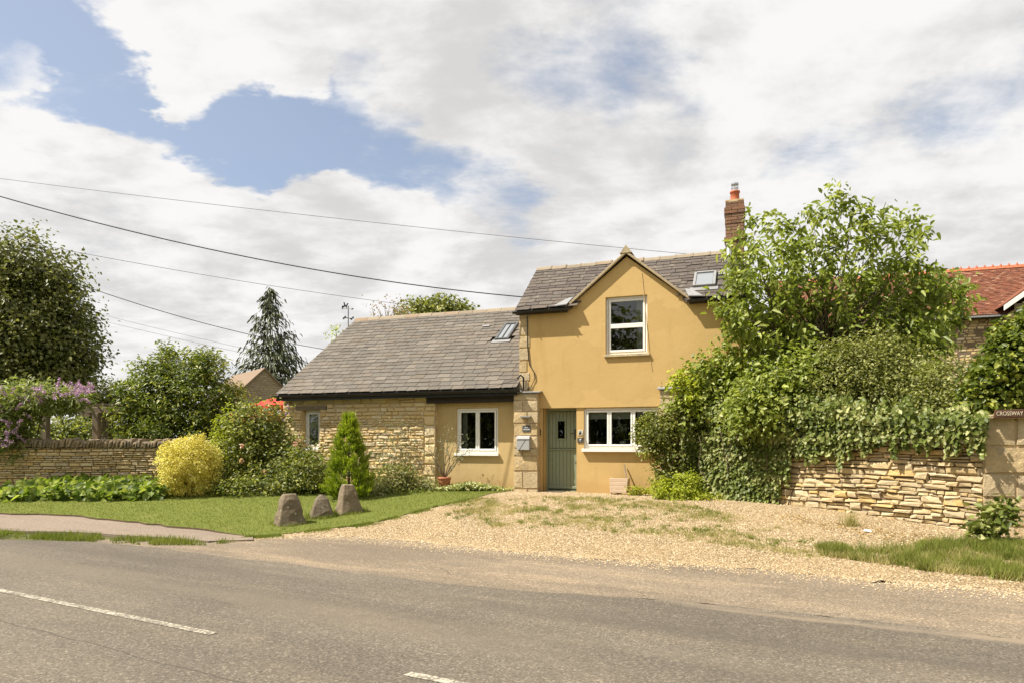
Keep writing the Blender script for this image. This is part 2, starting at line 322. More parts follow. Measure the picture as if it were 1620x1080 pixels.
def stems(name, base, tips, r0, r1, mat, parent, n=5, amp=.06, sides=5):
    mb = MB()
    for t in tips: mb.tube(wander(base, t, n, amp), r0, sides, r1)
    return mb.build(name, mat, parent, True)
def inpoly(x, y, poly):
    p = np.array(poly); c = np.zeros(len(x), bool); j = len(p)-1
    for i in range(len(p)):
        with np.errstate(divide='ignore', invalid='ignore'):
            t = ((p[i, 1] > y) != (p[j, 1] > y)) & (x < (p[j, 0]-p[i, 0])*(y-p[i, 1])/(p[j, 1]-p[i, 1])+p[i, 0])
        c ^= t; j = i
    return c
def scatter(poly, n):
    p = np.array(poly); x = RS.uniform(p[:, 0].min(), p[:, 0].max(), n); y = RS.uniform(p[:, 1].min(), p[:, 1].max(), n)
    k = inpoly(x, y, poly); return x[k], y[k]
def patchy(x, y, f=1.3, s=0.0):              # cheap smooth noise 0..1
    v = np.sin(x*f*1.7+1.3+s)+np.sin(y*f*2.3+.7+s)+np.sin((x+y)*f*1.1+2.1+s)+np.sin((x-y)*f*2.9+.4+s)*.7+np.sin((2.3*x+y)*f*1.9+s)*.6
    return np.clip(.5+v/6, 0, 1)
def blades(name, x, y, h, w, mat, z0=0.0, lean=.5, parent=None, **kw):
    n = len(x); z = zg(x, y)+z0; a = RS.rand(n)*6.283; h = h*(.5+RS.rand(n)); dx, dy = np.cos(a)*w/2, np.sin(a)*w/2
    la = RS.rand(n)*6.283; lr = h*lean*RS.rand(n)
    V = np.stack([np.stack([x-dx, y-dy, z], 1), np.stack([x+dx, y+dy, z], 1), np.stack([x+np.cos(la)*lr, y+np.sin(la)*lr, z+h], 1)], 1).reshape(-1, 3)
    tone = np.clip(.5*RS.rand(n)+.3*patchy(x, y, 2.1)+.3*patchy(x, y, 6.3, 2)-.05, 0, 1)
    return npmesh(name, V, np.arange(n*3).reshape(-1, 3), mat, parent, np.repeat(tone, 3), **kw)

# ------------------------------------------------------------------ stone laying
def stone_variants(tag_, mat, k=8, bx=.07, bz=.13, jit=.05, bulge=.12):
    out = []
    for i in range(k):
        j = lambda s=1.0: random.uniform(-jit, jit)*s
        ring = [(-.5, -.5), (.5, -.5), (.5, .5), (-.5, .5)]
        back = [(x+j(.6), .5, z+j(.8)) for x, z in ring]; mid = [(x*1.0+j(.6), -.5+.35+j(), z*1.0+j(1.3)) for x, z in ring]
        frt = [(x*(1-2*bx)+j(), -.5+j(.8), z*(1-2*bz)+j(1.4)) for x, z in ring]
        V = back+mid+frt+[(j(3), -.5-bulge*random.random(), j(3))]
        Fc = [(a, (a+1) % 4, 4+(a+1) % 4, 4+a) for a in range(4)]+[(4+a, 4+(a+1) % 4, 8+(a+1) % 4, 8+a) for a in range(4)]+[(8+a, 8+(a+1) % 4, 12) for a in range(4)]
        me = bpy.data.meshes.new(tag_); me.from_pydata(V, [], Fc); me.materials.append(mat); me.update(); out.append(me)
    return out
def courses(a0, a1, z0, z1, hmin, hmax, wmin, wmax, holes=(), top=None, wav=.0):
    """rubble courses -> (a, z, w, h) of each stone; holes are (a0,a1,z0,z1)"""
    out = []; z = z0
    while z < z1-.02:
        h = min(random.uniform(hmin, hmax), z1-z); a = a0-random.random()*.1
        while a < a1-.02:
            w = random.uniform(wmin, wmax)*(1.15 if h > (hmin+hmax)/2 else .9); b = min(a+w, a1)
            for (p, q, r, s) in holes:
                if z+h*.5 > r and z+h*.5 < s:
                    if a < p < b: b = p
                    elif p <= a < q-.001: a = q; b = min(max(a+w*.6, a+.08), a1)
            inside = any(p-.001 <= a and b <= q+.001 and r < z+h*.5 < s for p, q, r, s in holes)
            a_ = max(a, a0)
            if b-a_ > .035 and not inside and (top is None or z+h*.7 < top((a_+b)/2)):
                parts = [(z, h)]
                if h > hmax*.75 and random.random() < .35: k = random.uniform(.4, .6); parts = [(z, h*k), (z+h*k, h*(1-k))]
                for zz, hh in parts: out.append(((a_+b)/2, zz+hh/2+wav*math.sin(1.7*a_+z*2), b-a_, hh))
            a = b
        z += h
    return out
def lay(name, stones, frame, variants, parent, gap=.010, depth=.16, proud=(-.008, .02), limit=300, keep=None, stuffname=None):
    """frame(a, out, z) -> parent space, rotz; first `limit` stones are pieces of their own, the rest one joined part"""
    order = sorted(stones, key=keep) if keep else list(stones); V, Fc = [], []
    for i, (a, z, w, h) in enumerate(order):
        (x, y, zz), rz = frame(a, random.uniform(*proud), z); me = random.choice(variants)
        sx, sy, sz = max(w-gap, .02), depth, max(h-gap, .015); ry = random.uniform(-.02, .02)
        Mx = Matrix.Translation((x, y, zz)) @ Matrix.Rotation(rz, 4, 'Z') @ Matrix.Rotation(ry, 4, 'Y') @ Matrix.Translation((0, depth/2, 0)) @ Matrix.Diagonal((sx*random.choice((-1, 1)) if 0 else sx, sy, sz, 1))
        if i < limit:
            o = bpy.data.objects.new(name, me); COL.objects.link(o); o.parent = parent; o.matrix_local = Mx
        else:
            b = len(V); V += [tuple(Mx @ v.co) for v in me.vertices]; Fc += [tuple(b+k for k in p.vertices) for p in me.polygons]
    if V: mesh(stuffname or name+'_rest', V, Fc, variants[0].materials[0], parent, kind='stuff')

# ================================================================== the setting: ground, road, drive, lawn, pavement
def sheet(name, poly, dz, mat, step=.5, skirt=0.0, flat=None, parent=None, **kw):
    bm = bmesh.new(); bm.faces.new([bm.verts.new((x, y, 0)) for x, y in poly]); bmesh.ops.triangulate(bm, faces=bm.faces[:])
    p = np.array(poly)
    for ax in (0, 1):
        for c in np.arange(math.floor(p[:, ax].min()), p[:, ax].max(), step):
            n = [0, 0, 0]; n[ax] = 1; q = [0, 0, 0]; q[ax] = c
            bmesh.ops.bisect_plane(bm, geom=bm.verts[:]+bm.edges[:]+bm.faces[:], plane_co=q, plane_no=n)
    for v in bm.verts: v.co.z = (float(zg(v.co.x, v.co.y)) if flat is None else flat)+(dz(v.co.x, v.co.y) if callable(dz) else dz)
    for f in bm.faces:
        if f.normal.z < 0: f.normal_flip()
    bm.normal_update()
    for f in bm.faces:
        if f.normal.z < 0: f.normal_flip()
    if skirt:
        ed = [e for e in bm.edges if e.is_boundary]; r = bmesh.ops.extrude_edge_only(bm, edges=ed)
        for v in r['geom']:
            if isinstance(v, bmesh.types.BMVert): v.co.z -= skirt
    me = bpy.data.meshes.new(name); bm.to_mesh(me); bm.free(); me.materials.append(mat)
    return tag(link(bpy.data.objects.new(name, me), parent), **kw)

ROADDIR = Vector((.876, -.482, 0))
def road_coords(g):                          # along / across the road
    al = g.vmath('DOT_PRODUCT', g.pos, tuple(ROADDIR)); ac = g.vmath('DOT_PRODUCT', g.pos, (.482, .876, 0)); return al, ac
def asphalt(name, a, b, dust, dusty=.3, agg=1.0, seams=()):
    g = material(name); al, ac = road_coords(g)
    st = g.n('ShaderNodeCombineXYZ', {0: g.math('MULTIPLY', al, .22), 1: ac, 2: 0.0}).outputs[0]
    c = g.mix(g.sstep(g.noise(st, .9, 5, .6), .32, .68), a, b)
    c = g.mix(g.math('MULTIPLY', g.sstep(g.noise(st, 1.7, 6, .65, .3), .46, .70), dusty), c, dust)
    c = g.mix(g.math('MULTIPLY', g.sstep(g.noise(g.pos, .55, 5, .6), .5, .72), .35), c, tuple(x*.8 for x in a))
    sp = g.n('ShaderNodeTexVoronoi', {'Vector': g.pos, 'Scale': 75.0}).outputs['Color']
    spv = g.n('ShaderNodeSeparateColor', {0: sp}).outputs[0]
    c = g.mix(.55*agg, c, g.ramp(spv, [(0, .40), (.5, 1.0), (.86, 1.35), (1, 2.6)]), 'MULTIPLY')
    c = g.mix(.35, c, g.ramp(g.noise(g.pos, 190, 2, .5), [(.25, .4), (.5, 1.0), (.75, 1.7)]), 'MULTIPLY')
    v2 = g.n('ShaderNodeTexVoronoi', {'Vector': g.vmath('ADD', g.pos, g.vmath('MULTIPLY', g.noise(g.pos, 2.2, 4, .6, col=True), (.5, .5, 0))), 'Scale': .42}, feature='DISTANCE_TO_EDGE').outputs[0]
    crack = g.math('MULTIPLY', g.sstep(v2, .007, .002), g.sstep(g.noise(g.pos, .8, 3), .56, .66)); c = g.mix(g.math('MULTIPLY', crack, .35), c, (.04, .034, .028))
    wob = g.math('ADD', ac, g.math('MULTIPLY', g.math('SUBTRACT', g.noise(g.pos, .7, 4), .5), .35))
    for at, wd, colr, k in seams:
        d_ = g.math('ABSOLUTE', g.math('SUBTRACT', wob, at)); c = g.mix(g.math('MULTIPLY', g.math('MULTIPLY', g.sstep(d_, wd, wd*.25), g.sstep(g.noise(st, 1.2, 5, .65), .36, .56)), k), c, colr)
    h = g.math('ADD', spv, g.noise(g.pos, 120, 2)); return finish(g, c, .88, h, .5, .006, .25)
M['road'] = asphalt('asphalt', (.100, .085, .066), (.138, .117, .090), (.185, .150, .107), .40, 1.0, ((6.72, .16, (.235, .185, .13), .8), (3.12, .013, (.045, .038, .032), .6), (4.75, .5, (.155, .128, .095), .5), (1.9, .35, (.075, .064, .05), .4), (5.75, .30, (.082, .070, .055), .45)))
M['apron'] = asphalt('dusty_asphalt', (.145, .116, .084), (.195, .155, .110), (.28, .215, .14), .65)
M['path'] = asphalt('pale_tarmac', (.175, .138, .105), (.215, .172, .132), (.27, .21, .155), .4, .6)
def gravelmat():
    g = material('gravel'); v = g.n('ShaderNodeTexVoronoi', {'Vector': g.pos, 'Scale': 42.0}); r = g.n('ShaderNodeSeparateColor', {0: v.outputs['Color']}).outputs[0]
    c = g.ramp(r, [(0, (.21, .145, .07)), (.3, (.32, .23, .12)), (.6, (.39, .295, .165)), (.85, (.46, .37, .235)), (1, (.54, .47, .34))])
    c = g.mix(g.sstep(v.outputs['Distance'], .25, .75), c, (.13, .092, .05))
    c = g.mix(g.math('MULTIPLY', g.sstep(g.noise(g.pos, .9, 5, .6), .42, .62), .4), c, (.29, .205, .11))
    return finish(g, c, .95, g.math('SUBTRACT', 1.0, v.outputs['Distance']), .9, .015, .15)
M['gravel'] = gravelmat()
def turf(name, a, b, c3):
    g = material(name); c = g.mix(g.noise(g.pos, .8, 4, .6), a, b); c = g.mix(g.math('MULTIPLY', g.sstep(g.noise(g.pos, 3.5, 5, .7), .5, .7), .5), c, c3)
    c = g.mix(.5, c, g.ramp(g.noise(g.pos, 60, 3), [(.3, .5), (.7, 1.5)]), 'MULTIPLY'); return finish(g, c, .95, g.noise(g.pos, 60, 3), .8, .03, .1)
M['turf'] = turf('turf', (.12, .145, .03), (.155, .175, .04), (.21, .19, .07))
M['meadow'] = turf('rough_ground', (.085, .10, .03), (.12, .12, .045), (.14, .11, .055))
def paintmat():
    g = material('road_paint'); c = g.mix(g.noise(g.pos, 30, 4), (.32, .285, .22), (.46, .42, .335))
    wear = g.sstep(g.math('ADD', g.noise(g.pos, 34, 5, .7), g.math('MULTIPLY', g.noise(g.pos, 4, 3), .3)), .58, .70); c = g.mix(g.math('MULTIPLY', wear, .85), c, (.11, .095, .075))
    return finish(g, c, .8, g.noise(g.pos, 90, 3), .5, .006, .25)
M['paint'] = paintmat()

# base terrain to the horizon: fine near the camera, coarse beyond
xs = np.unique(np.concatenate([np.linspace(-400, -20, 12), np.arange(-20, 20.1, .5), np.linspace(20, 400, 12)]))
ys = np.unique(np.concatenate([np.linspace(-400, -6, 12), np.arange(-6, 24.1, .5), np.linspace(24, 600, 14)]))
XX, YY = np.meshgrid(xs, ys); ZZ = zg(XX, YY)-.03; nx, ny = len(xs), len(ys)
q = (np.arange(ny-1)[:, None]*nx+np.arange(nx-1)[None, :]).ravel()
npmesh('ground', np.stack([XX.ravel(), YY.ravel(), ZZ.ravel()], 1), np.stack([q, q+1, q+nx+1, q+nx], 1), M['meadow'], kind='structure', label='rough grassy ground around the cottage')

rpx = [(0, 853), (130, 856), (250, 866), (350, 880), (450, 890), (540, 903), (680, 920), (810, 933), (950, 942), (1080, 950), (1250, 968), (1400, 985), (1620, 1012)]
redge = [gp(*p) for p in rpx]
far_l = (redge[0][0]-70, redge[0][1]+26); far_r = (redge[-1][0]+40, redge[-1][1]-24)
road_poly = [far_l]+redge+[far_r, (far_r[0]-3.2, far_r[1]-6.2), (-.35-1.5, 1.6), (far_l[0]-2.6, far_l[1]-5.2)]
def jag(pts, amp=.05, n=6):
    o = []
    for a, b in zip(pts[:-1], pts[1:]):
        for i in range(n):
            t = i/n; o.append((a[0]+(b[0]-a[0])*t, a[1]+(b[1]-a[1])*t+max(-2*amp, min(2*amp, random.gauss(0, amp)))))
    return o+[pts[-1]]
road = sheet('road', [far_l]+jag(redge, .025, 5)+road_poly[len(redge)+1:], .005, M['road'], 1.5, flat=0.0, kind='structure', label='worn grey asphalt road with patches and faint cracks')
gpx = [(405, 850), (480, 846), (550, 847), (640, 855), (720, 863), (810, 871), (900, 879), (1000, 886), (1080, 891), (1260, 906), (1400, 920), (1500, 926), (1640, 940)]
gedge = [gp(*p) for p in gpx]
apron_poly = jag(redge[1:], .02, 3)+[(redge[-1][0]+3, redge[-1][1]-1.8), (gedge[-1][0]+3, gedge[-1][1]-1.7)]+[(x, y+.35) for x, y in gedge[::-1]]+[gp(330, 858), gp(230, 856), gp(130, 850)]
sheet('driveway_apron', [(x, y) for x, y in apron_poly], 0.0, M['apron'], .35, kind='structure', label='dusty pale strip of asphalt between road and gravel')
lawn_px = [(-260, 806), (-120, 809), (0, 815), (100, 817), (170, 824), (250, 833), (330, 842), (392, 850), (430, 848), (500, 838), (560, 832), (600, 825), (650, 812), (700, 799), (748, 789)]
ledge = [gp(*p) for p in lawn_px]
bed_back = [tuple(loc2w(-1.2, .05, 0).xy), tuple(loc2w(-8.1, .05, 0).xy), (-14, 18.0), (-20, 18.0)]
lawn_poly = jag(ledge, .035, 5)+bed_back
lawn_dz = lambda x: np.clip(.055-.037*(np.asarray(x)+5.2)/1.2, .018, .055)
lawn = sheet('lawn', lawn_poly, lambda x, y: float(lawn_dz(x)), M['turf'], .5, .06, kind='structure', label='green mown lawn in front of the stone wing')
lawn.data.materials.append(M['soil'])
for p in lawn.data.polygons:
    if abs(p.normal.z) < .5: p.material_index = 1
gravel_poly = jag(gedge, .07, 5)+[(8.8, 9.9), (7.3, 10.25), (5.5, 13.2), (4.6, 14.6)]+[tuple(loc2w(u, .3, 0).xy) for u in (3.5, 1, -1.2, -2.4)]+[(x+.15, y+.25) for x, y in ledge[:7:-1]]
sheet('gravel_drive', gravel_poly, .006, M['gravel'], .35, .005, kind='structure', label='pale golden gravel drive in front of the cottage door')
path_poly = jag([gp(*p) for p in ((-260, 806), (-120, 808), (0, 813), (100, 815), (170, 822), (250, 831), (330, 840), (400, 848))], .01, 2)+jag([gp(*p) for p in ((400, 855), (330, 857), (230, 850), (120, 842), (0, 840), (-120, 838), (-260, 836))], .02, 3)
sheet('pavement', path_poly, .022, M['path'], .6, .05, kind='structure', label='narrow pale tarmac pavement along the lawn edge')
# lane markings: four-metre dashes with two-metre gaps
CL0 = Vector((-2.49, 5.67, 0)); nrm = Vector((.482, .876, 0))
for k in range(-4, 4):
    e = CL0+ROADDIR*(k*6.0+.02); s_ = e-ROADDIR*4.0
    if k == 1: pass
    p = [s_-nrm*.042, e-nrm*.042, e+nrm*.042, s_+nrm*.042]
    mesh('lane_marking', [(v.x, v.y, .0095) for v in p], [(0, 1, 2, 3)], M['paint'], road)
def cut(poly, *cond): return poly
# lawn grass, verge grass, weeds in the gravel, pebbles
x, y = scatter(lawn_poly, 190000); k = (x > -13.5) & (np.random.RandomState(1).rand(len(x)) < .9); x, y = x[k], y[k]
blades('lawn_grass', x, y, .026, .010, L['grass'], lawn_dz(x)-.004, .8, kind='stuff', label='short green lawn grass blades')
fe = np.array(ledge[7:]); t = RS.rand(9000)*(len(fe)-1); i0 = np.clip(t.astype(int), 0, len(fe)-2); fr = (t-i0)[:, None]; q_ = fe[i0]*(1-fr)+fe[i0+1]*fr; o_ = RS.normal(size=9000)*.10
fx, fy = q_[:, 0]+o_*.6, q_[:, 1]-np.abs(o_)*.9; k = patchy(fx, fy, 5, 3) > .4
blades('lawn_fringe', fx[k], fy[k], .035, .010, L['grass'], .008, 1.0, kind='stuff', label='ragged grass fringe where the lawn meets the gravel')
vx = [gp(*p) for p in ((-200, 838), (0, 842), (60, 846), (130, 846), (200, 851), (260, 853), (330, 857), (372, 857), (330, 862), (240, 862), (150, 857), (60, 853), (0, 850), (-200, 846))]
x, y = scatter(vx, 26000); k = patchy(x, y, 4.2) > .36; x, y = x[k], y[k]
blades('verge_grass', x, y, .085, .012, L['grass'], .0, .9, kind='stuff', label='straggly grass strip between pavement and road')
rv = [gp(*p) for p in ((1290, 868), (1400, 872), (1500, 862), (1570, 858), (1660, 872), (1660, 925), (1560, 915), (1450, 902), (1360, 888), (1300, 880))]
x, y = scatter(rv, 80000); k = patchy(x, y, 1.7, 1)*.55+patchy(x, y, 5.5, 3)*.65+.22*RS.rand(len(x)) > .83; x, y = x[k], y[k]
blades('roadside_grass', x, y, .10, .010, L['grass'], .01, .9, kind='stuff', label='longer grass at the foot of the boundary wall')
x, y = scatter(rv, 30000); k = patchy(x, y, 5.0, 7) > .42; x, y = x[k], y[k]
blades('dry_grass', x, y, .08, .010, L['dry'], .01, 1.0, kind='stuff', label='straw coloured grass among the roadside grass')
wp = [gp(*p) for p in ((670, 806), (760, 788), (860, 786), (1020, 788), (1120, 805), (1230, 835), (1320, 868), (1300, 885), (1180, 868), (1040, 848), (900, 838), (800, 838), (720, 820))]
def tufts(poly, n, per, sig, thr, f, sd):
    cx, cy = scatter(poly, n); k = patchy(cx, cy, f, sd)*.7+.45*RS.rand(len(cx)) > thr; cx, cy = cx[k], cy[k]; sg = sig*(.4+1.2*RS.rand(len(cx))); ii = np.repeat(np.arange(len(cx)), per)
    return cx[ii]+RS.normal(size=len(ii))*sg[ii], cy[ii]+RS.normal(size=len(ii))*sg[ii]
x, y = tufts(wp, 4200, 20, .055, .64, 2.0, 2)
blades('drive_weeds', x, y, .040, .009, L['dry'], .01, 1.2, kind='stuff', label='thin weeds and dry grass growing through the gravel')
x, y = tufts(rv, 200, 60, .06, .55, 2.2, 5); blades('roadside_tufts', x, y, .15, .009, L['grass'], .01, .9, kind='stuff', label='taller grass tufts along the foot of the boundary wall')
x, y = tufts(wp, 2000, 22, .045, .70, 2.6, 4)
blades('drive_grass', x, y, .042, .010, L['grass'], .01, 1.0, kind='stuff', label='green grass patches growing through the gravel')
def pebbles(name, x, y, size, mat, z0, **kw):
    n = len(x); z = zg(x, y)+z0; s = size*(.5+RS.rand(n)**2*1.3); a = RS.rand(n)*6.28; asp = .6+.5*RS.rand(n)
    tm = np.array([[1, 0, 0], [0, 1, 0], [-1, 0, 0], [0, -1, 0], [0, 0, .7]]); fa = np.array([[0, 1, 4], [1, 2, 4], [2, 3, 4], [3, 0, 4]])
    ca, sa = np.cos(a), np.sin(a); lx = tm[None, :, 0]*s[:, None]; ly = tm[None, :, 1]*(s*asp)[:, None]
    jx = RS.normal(size=(n, 5))*s[:, None]*.18
    V = np.stack([x[:, None]+lx*ca[:, None]-ly*sa[:, None]+jx, y[:, None]+lx*sa[:, None]+ly*ca[:, None], z[:, None]+tm[None, :, 2]*s[:, None]], 2).reshape(-1, 3)
    Fa = (np.arange(n)[:, None, None]*5+fa[None]).reshape(-1, 3); return npmesh(name, V, Fa, mat, None, np.repeat(RS.rand(n), 5), **kw)
pg = material('pebble'); c = pg.ramp(pg.n('ShaderNodeAttribute', attribute_name='rnd').outputs['Fac'], [(0, (.27, .195, .105)), (.4, (.38, .285, .165)), (.8, (.45, .355, .225)), (1, (.54, .46, .33))]); M['pebble'] = finish(pg, c, .9)
gx, gy = scatter(gravel_poly, 150000)
pebbles('gravel', gx, gy, .0095, M['pebble'], .005, kind='stuff', label='loose golden gravel stones of the drive')
sp = np.array(gedge); t = RS.rand(9000)*(len(sp)-1); i0 = np.clip(t.astype(int), 0, len(sp)-2); fr = (t-i0)[:, None]; q_ = sp[i0]*(1-fr)+sp[i0+1]*fr
off = np.abs(RS.normal(size=9000))*.28-.12; pebbles('spilled_gravel', q_[:, 0]-.45*off, q_[:, 1]-.9*off, .009, M['pebble'], .004, kind='stuff', label='gravel scattered over the edge of the asphalt')

# ================================================================== buildings
def holed(mb, u0, u1, z0, z1, v, holes, rev):
    """flat wall face with rectangular openings and their reveals (rev deep)"""
    us = sorted({u0, u1, *[h[0] for h in holes], *[h[1] for h in holes]}); zs = sorted({z0, z1, *[h[2] for h in holes], *[h[3] for h in holes]})
    for a, b in zip(us[:-1], us[1:]):
        for c, d in zip(zs[:-1], zs[1:]):
            if not any(p <= a and b <= q and r <= c and d <= s for p, q, r, s in holes): mb.poly([(a, v, c), (b, v, c), (b, v, d), (a, v, d)])
    for p, q, r, s in holes: reveal(mb, p, q, r, s, v, v+rev)
def reveal(mb, p, q, r, s, v, w):
    mb.poly([(p, v, r), (p, v, s), (p, w, s), (p, w, r)]); mb.poly([(q, v, r), (q, w, r), (q, w, s), (q, v, s)])
    mb.poly([(p, v, s), (q, v, s), (q, w, s), (p, w, s)]); mb.poly([(p, v, r), (p, w, r), (q, w, r), (q, v, r)])
def window(parent, u0, u1, z0, z1, v, lights=1, rail=None, fw=.055, sw=.045, sill=None, sillmat='white', label=None):
    """fixed outer frame > each casement, each pane, sill"""
    fr = MB(); fr.box(u0, u0+fw, v, v+.07, z0, z1).box(u1-fw, u1, v, v+.07, z0, z1).box(u0+fw, u1-fw, v, v+.07, z1-fw, z1).box(u0+fw, u1-fw, v, v+.07, z0, z0+fw)
    wd = (u1-u0-2*fw)/lights
    for k in range(1, lights): c = u0+fw+wd*k; fr.box(c-fw*.3, c+fw*.3, v, v+.07, z0+fw, z1-fw)
    o = bevel(fr.build('window', M['white'], parent), .006, 1)
    if label: o['label'] = label
    for k in range(lights):
        a, b = u0+fw+wd*k+.008, u0+fw+wd*(k+1)-.008; c, d = z0+fw+.004, z1-fw-.004
        rows = [(c, d)] if rail is None else [(c, rail), (rail, d)]
        for (c, d) in rows:
            s = MB().box(a, a+sw, v-.012, v+.045, c, d).box(b-sw, b, v-.012, v+.045, c, d).box(a+sw, b-sw, v-.012, v+.045, d-sw, d).box(a+sw, b-sw, v-.012, v+.045, c, c+sw)
            bevel(s.build('casement', M['white'], o), .005, 1)
            MB().box(a+sw*.8, b-sw*.8, v+.018, v+.024, c+sw*.8, d-sw*.8).build('pane', M['glass'], o)
    if sill:
        e0, e1, out, th = sill; bevel(MB().box(u0-e0, u1+e1, v-out, v+.06, z0-th, z0-.003).build('sill', M[sillmat], o), .006, 2)
    return o
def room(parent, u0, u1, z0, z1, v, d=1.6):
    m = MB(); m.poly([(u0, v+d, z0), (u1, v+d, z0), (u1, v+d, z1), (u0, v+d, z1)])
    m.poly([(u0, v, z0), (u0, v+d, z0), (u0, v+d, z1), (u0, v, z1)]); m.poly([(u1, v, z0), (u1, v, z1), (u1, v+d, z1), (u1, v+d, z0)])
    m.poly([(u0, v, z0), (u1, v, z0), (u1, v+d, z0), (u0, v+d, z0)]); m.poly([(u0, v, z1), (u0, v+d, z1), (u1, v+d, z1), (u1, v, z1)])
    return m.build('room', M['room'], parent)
def curtain(parent, u0, u1, z0, z1, v, mat='cream', name='curtain', waves=5, amp=.03):
    V = []; Fc = []; n = waves*6
    for i in range(n+1):
        t = i/n; V += [(u0+(u1-u0)*t, v+amp*math.sin(t*waves*6.28), z0), (u0+(u1-u0)*t, v+amp*math.sin(t*waves*6.28), z1)]
    Fc = [(2*i, 2*i+2, 2*i+3, 2*i+1) for i in range(n)]; return mesh(name, V, Fc, M[mat], parent, True)
def slate_variants(mat, k=6):
    out = []
    for i in range(k):
        c = [random.uniform(0, .05) for _ in range(4)]; x0, x1 = -.5, .5
        lo = [(x0+c[0]*.4, c[1]*.6), (x0+.18, -c[2]*.25), (.1, c[3]*.3), (x1-.15, -c[1]*.2), (x1-c[2]*.4, c[0]*.6)]; up = [(x1, 1), (x0, 1)]
        p = lo+up; n = len(p); V = [(x, y, 0) for x, y in p]+[(x, y, 1) for x, y in p]
        Fc = [tuple(range(n, 2*n))]+[(j, (j+1) % n, n+(j+1) % n, n+j) for j in range(n)]
        me = bpy.data.meshes.new('slate'); me.from_pydata(V, [], Fc); me.materials.append(mat); me.update(); out.append(me)
    return out
def slating(parent, u0, u1, v0, z0, ang, length, expo, width, variants, skip=None, limit=300, name='slate', th=.011, jit=.012, lo=0.0):
    """overlapping slates row by row up a slope; the lowest rows are separate pieces, the rest one joined part"""
    rows = int(length/expo); cnt = 0; V, Fc = [], []; ca, sa = math.cos(ang), math.sin(ang)
    for r in range(rows+1):
        s = lo+r*expo; u = u0-(width*.5 if r % 2 else 0)
        while u < u1-.02:
            w = width*random.uniform(.82, 1.18); a = max(u, u0-.01); b = min(u+w, u1+.01); u += w
            if b-a < .06: continue
            c = (a+b)/2; ln = min(expo*2.05, length-s+.02)
            if ln < .05 or (skip and skip(c, s+expo*.5, b-a)): continue
            tilt = -math.asin(min(.3, .026/(expo*2.05)))+random.gauss(0, .006)
            j = random.gauss(0, jit)
            Mx = Matrix.Translation((c, v0+ca*(s+j)-sa*.028, z0+sa*(s+j)+ca*.028)) @ Matrix.Rotation(ang+tilt, 4, 'X') @ Matrix.Rotation(random.gauss(0, .008), 4, 'Z') @ Matrix.Diagonal((b-a-.008, ln, th, 1))
            me = random.choice(variants)
            if cnt < limit:
                o = bpy.data.objects.new(name, me); COL.objects.link(o); o.parent = parent; o.matrix_local = Mx
            else:
                k = len(V); V += [tuple(Mx @ v.co) for v in me.vertices]; Fc += [tuple(k+i for i in p.vertices) for p in me.polygons]
            cnt += 1
    if V: mesh(name+'_rest', V, Fc, variants[0].materials[0], parent, kind='stuff')
def ridge_tiles(parent, u0, u1, v, z, ln=.45, mat='ridge', r=.11, lip=True):
    n = max(1, round((u1-u0)/ln)); d = (u1-u0)/n
    for i in range(n):
        a, b = u0+i*d, u0+(i+1)*d; dz = random.gauss(0, .006)
        pr = [(-r*1.15, -r*.72), (-r*.55, -r*.05), (0, r*.28), (r*.55, -r*.05), (r*1.15, -r*.72)]
        m = MB(); m.prism([(a+.006, v+y, z+q+dz) for y, q in pr], (d-.012, 0, 0))
        if lip: m.prism([(b-.035, v+y*1.14, z+q*1.14+.012+dz) for y, q in pr], (.05, 0, 0))
        m.build('ridge_tile', M[mat], parent)
def gutter(parent, u0, u1, v, z, r=.055):
    m = MB(); n = 8; pr = [(r*math.cos(math.pi+math.pi*k/n), r*math.sin(math.pi+math.pi*k/n)) for k in range(n+1)]; pr += [(x*.86, y*.86) for x, y in pr[::-1]]
    m.prism([(u0, v+x, z+y) for x, y in pr], (u1-u0, 0, 0))
    u = u0+.3
    while u < u1: m.box(u, u+.025, v-r*1.05, v+r+.03, z-r*1.12, z-r*.95); u += .9
    return m.build('gutter', M['black'], parent)
SV = stone_variants('stone', M['stone']); SVW = stone_variants('stone', M['stone_wing'], 10, .07, .13, .065, .14); SVD = stone_variants('stone', M['stone_dark']); SVP = stone_variants('stone_block', M['stone_pale'], 6, .03, .04, .02, .03)
SLV = slate_variants(M['slate']); SLO = slate_variants(M['slate_old'])

# ---------------------------------------------------------------- the low stone wing
wing = empty('stone_cottage', HO, -TH, label='long low limestone cottage wing with grey slate roof and black gutter', cat='house')
WL, WR = -7.94, -3.27; wh = (-7.30, -6.76, 1.03, 2.06)
WE, WZ, WRV, WRZ = -.24, 2.47, 3.75, 5.17; WA = math.atan2(WRZ-WZ, WRV-WE); WLEN = math.hypot(WRZ-WZ, WRV-WE)
mb = MB(); holed(mb, WL+.03, WR-.02, -.3, 2.5, .035, [wh], .22)
mb.poly([(WR-.02, .035, -.3), (WR-.02, .3, -.3), (WR-.02, .3, 2.5), (WR-.02, .035, 2.5)])
mb.poly([(WL, 7.4, -.3), (WL, .03, -.3), (WL, .03, 2.6), (WL, 3.72, 5.05), (WL, 7.4, 2.6)]); mb.poly([(-1.02, .2, -.3), (-1.02, 7.4, -.3), (-1.02, 7.4, 2.6), (-1.02, 3.72, 5.05), (-1.02, .2, 2.6)])
mb.poly([(WL, 7.4, -.3), (-1.02, 7.4, -.3), (-1.02, 7.4, 2.6), (WL, 7.4, 2.6)])
wall = mb.build('wall', M['mortar'], wing)
wh2 = (wh[0]-.02, wh[1]+.02, wh[2]-.02, wh[3]+.12)
sts = courses(WL, WR-.32, -.1, 1.98, .055, .135, .13, .42, [wh2], wav=.012)
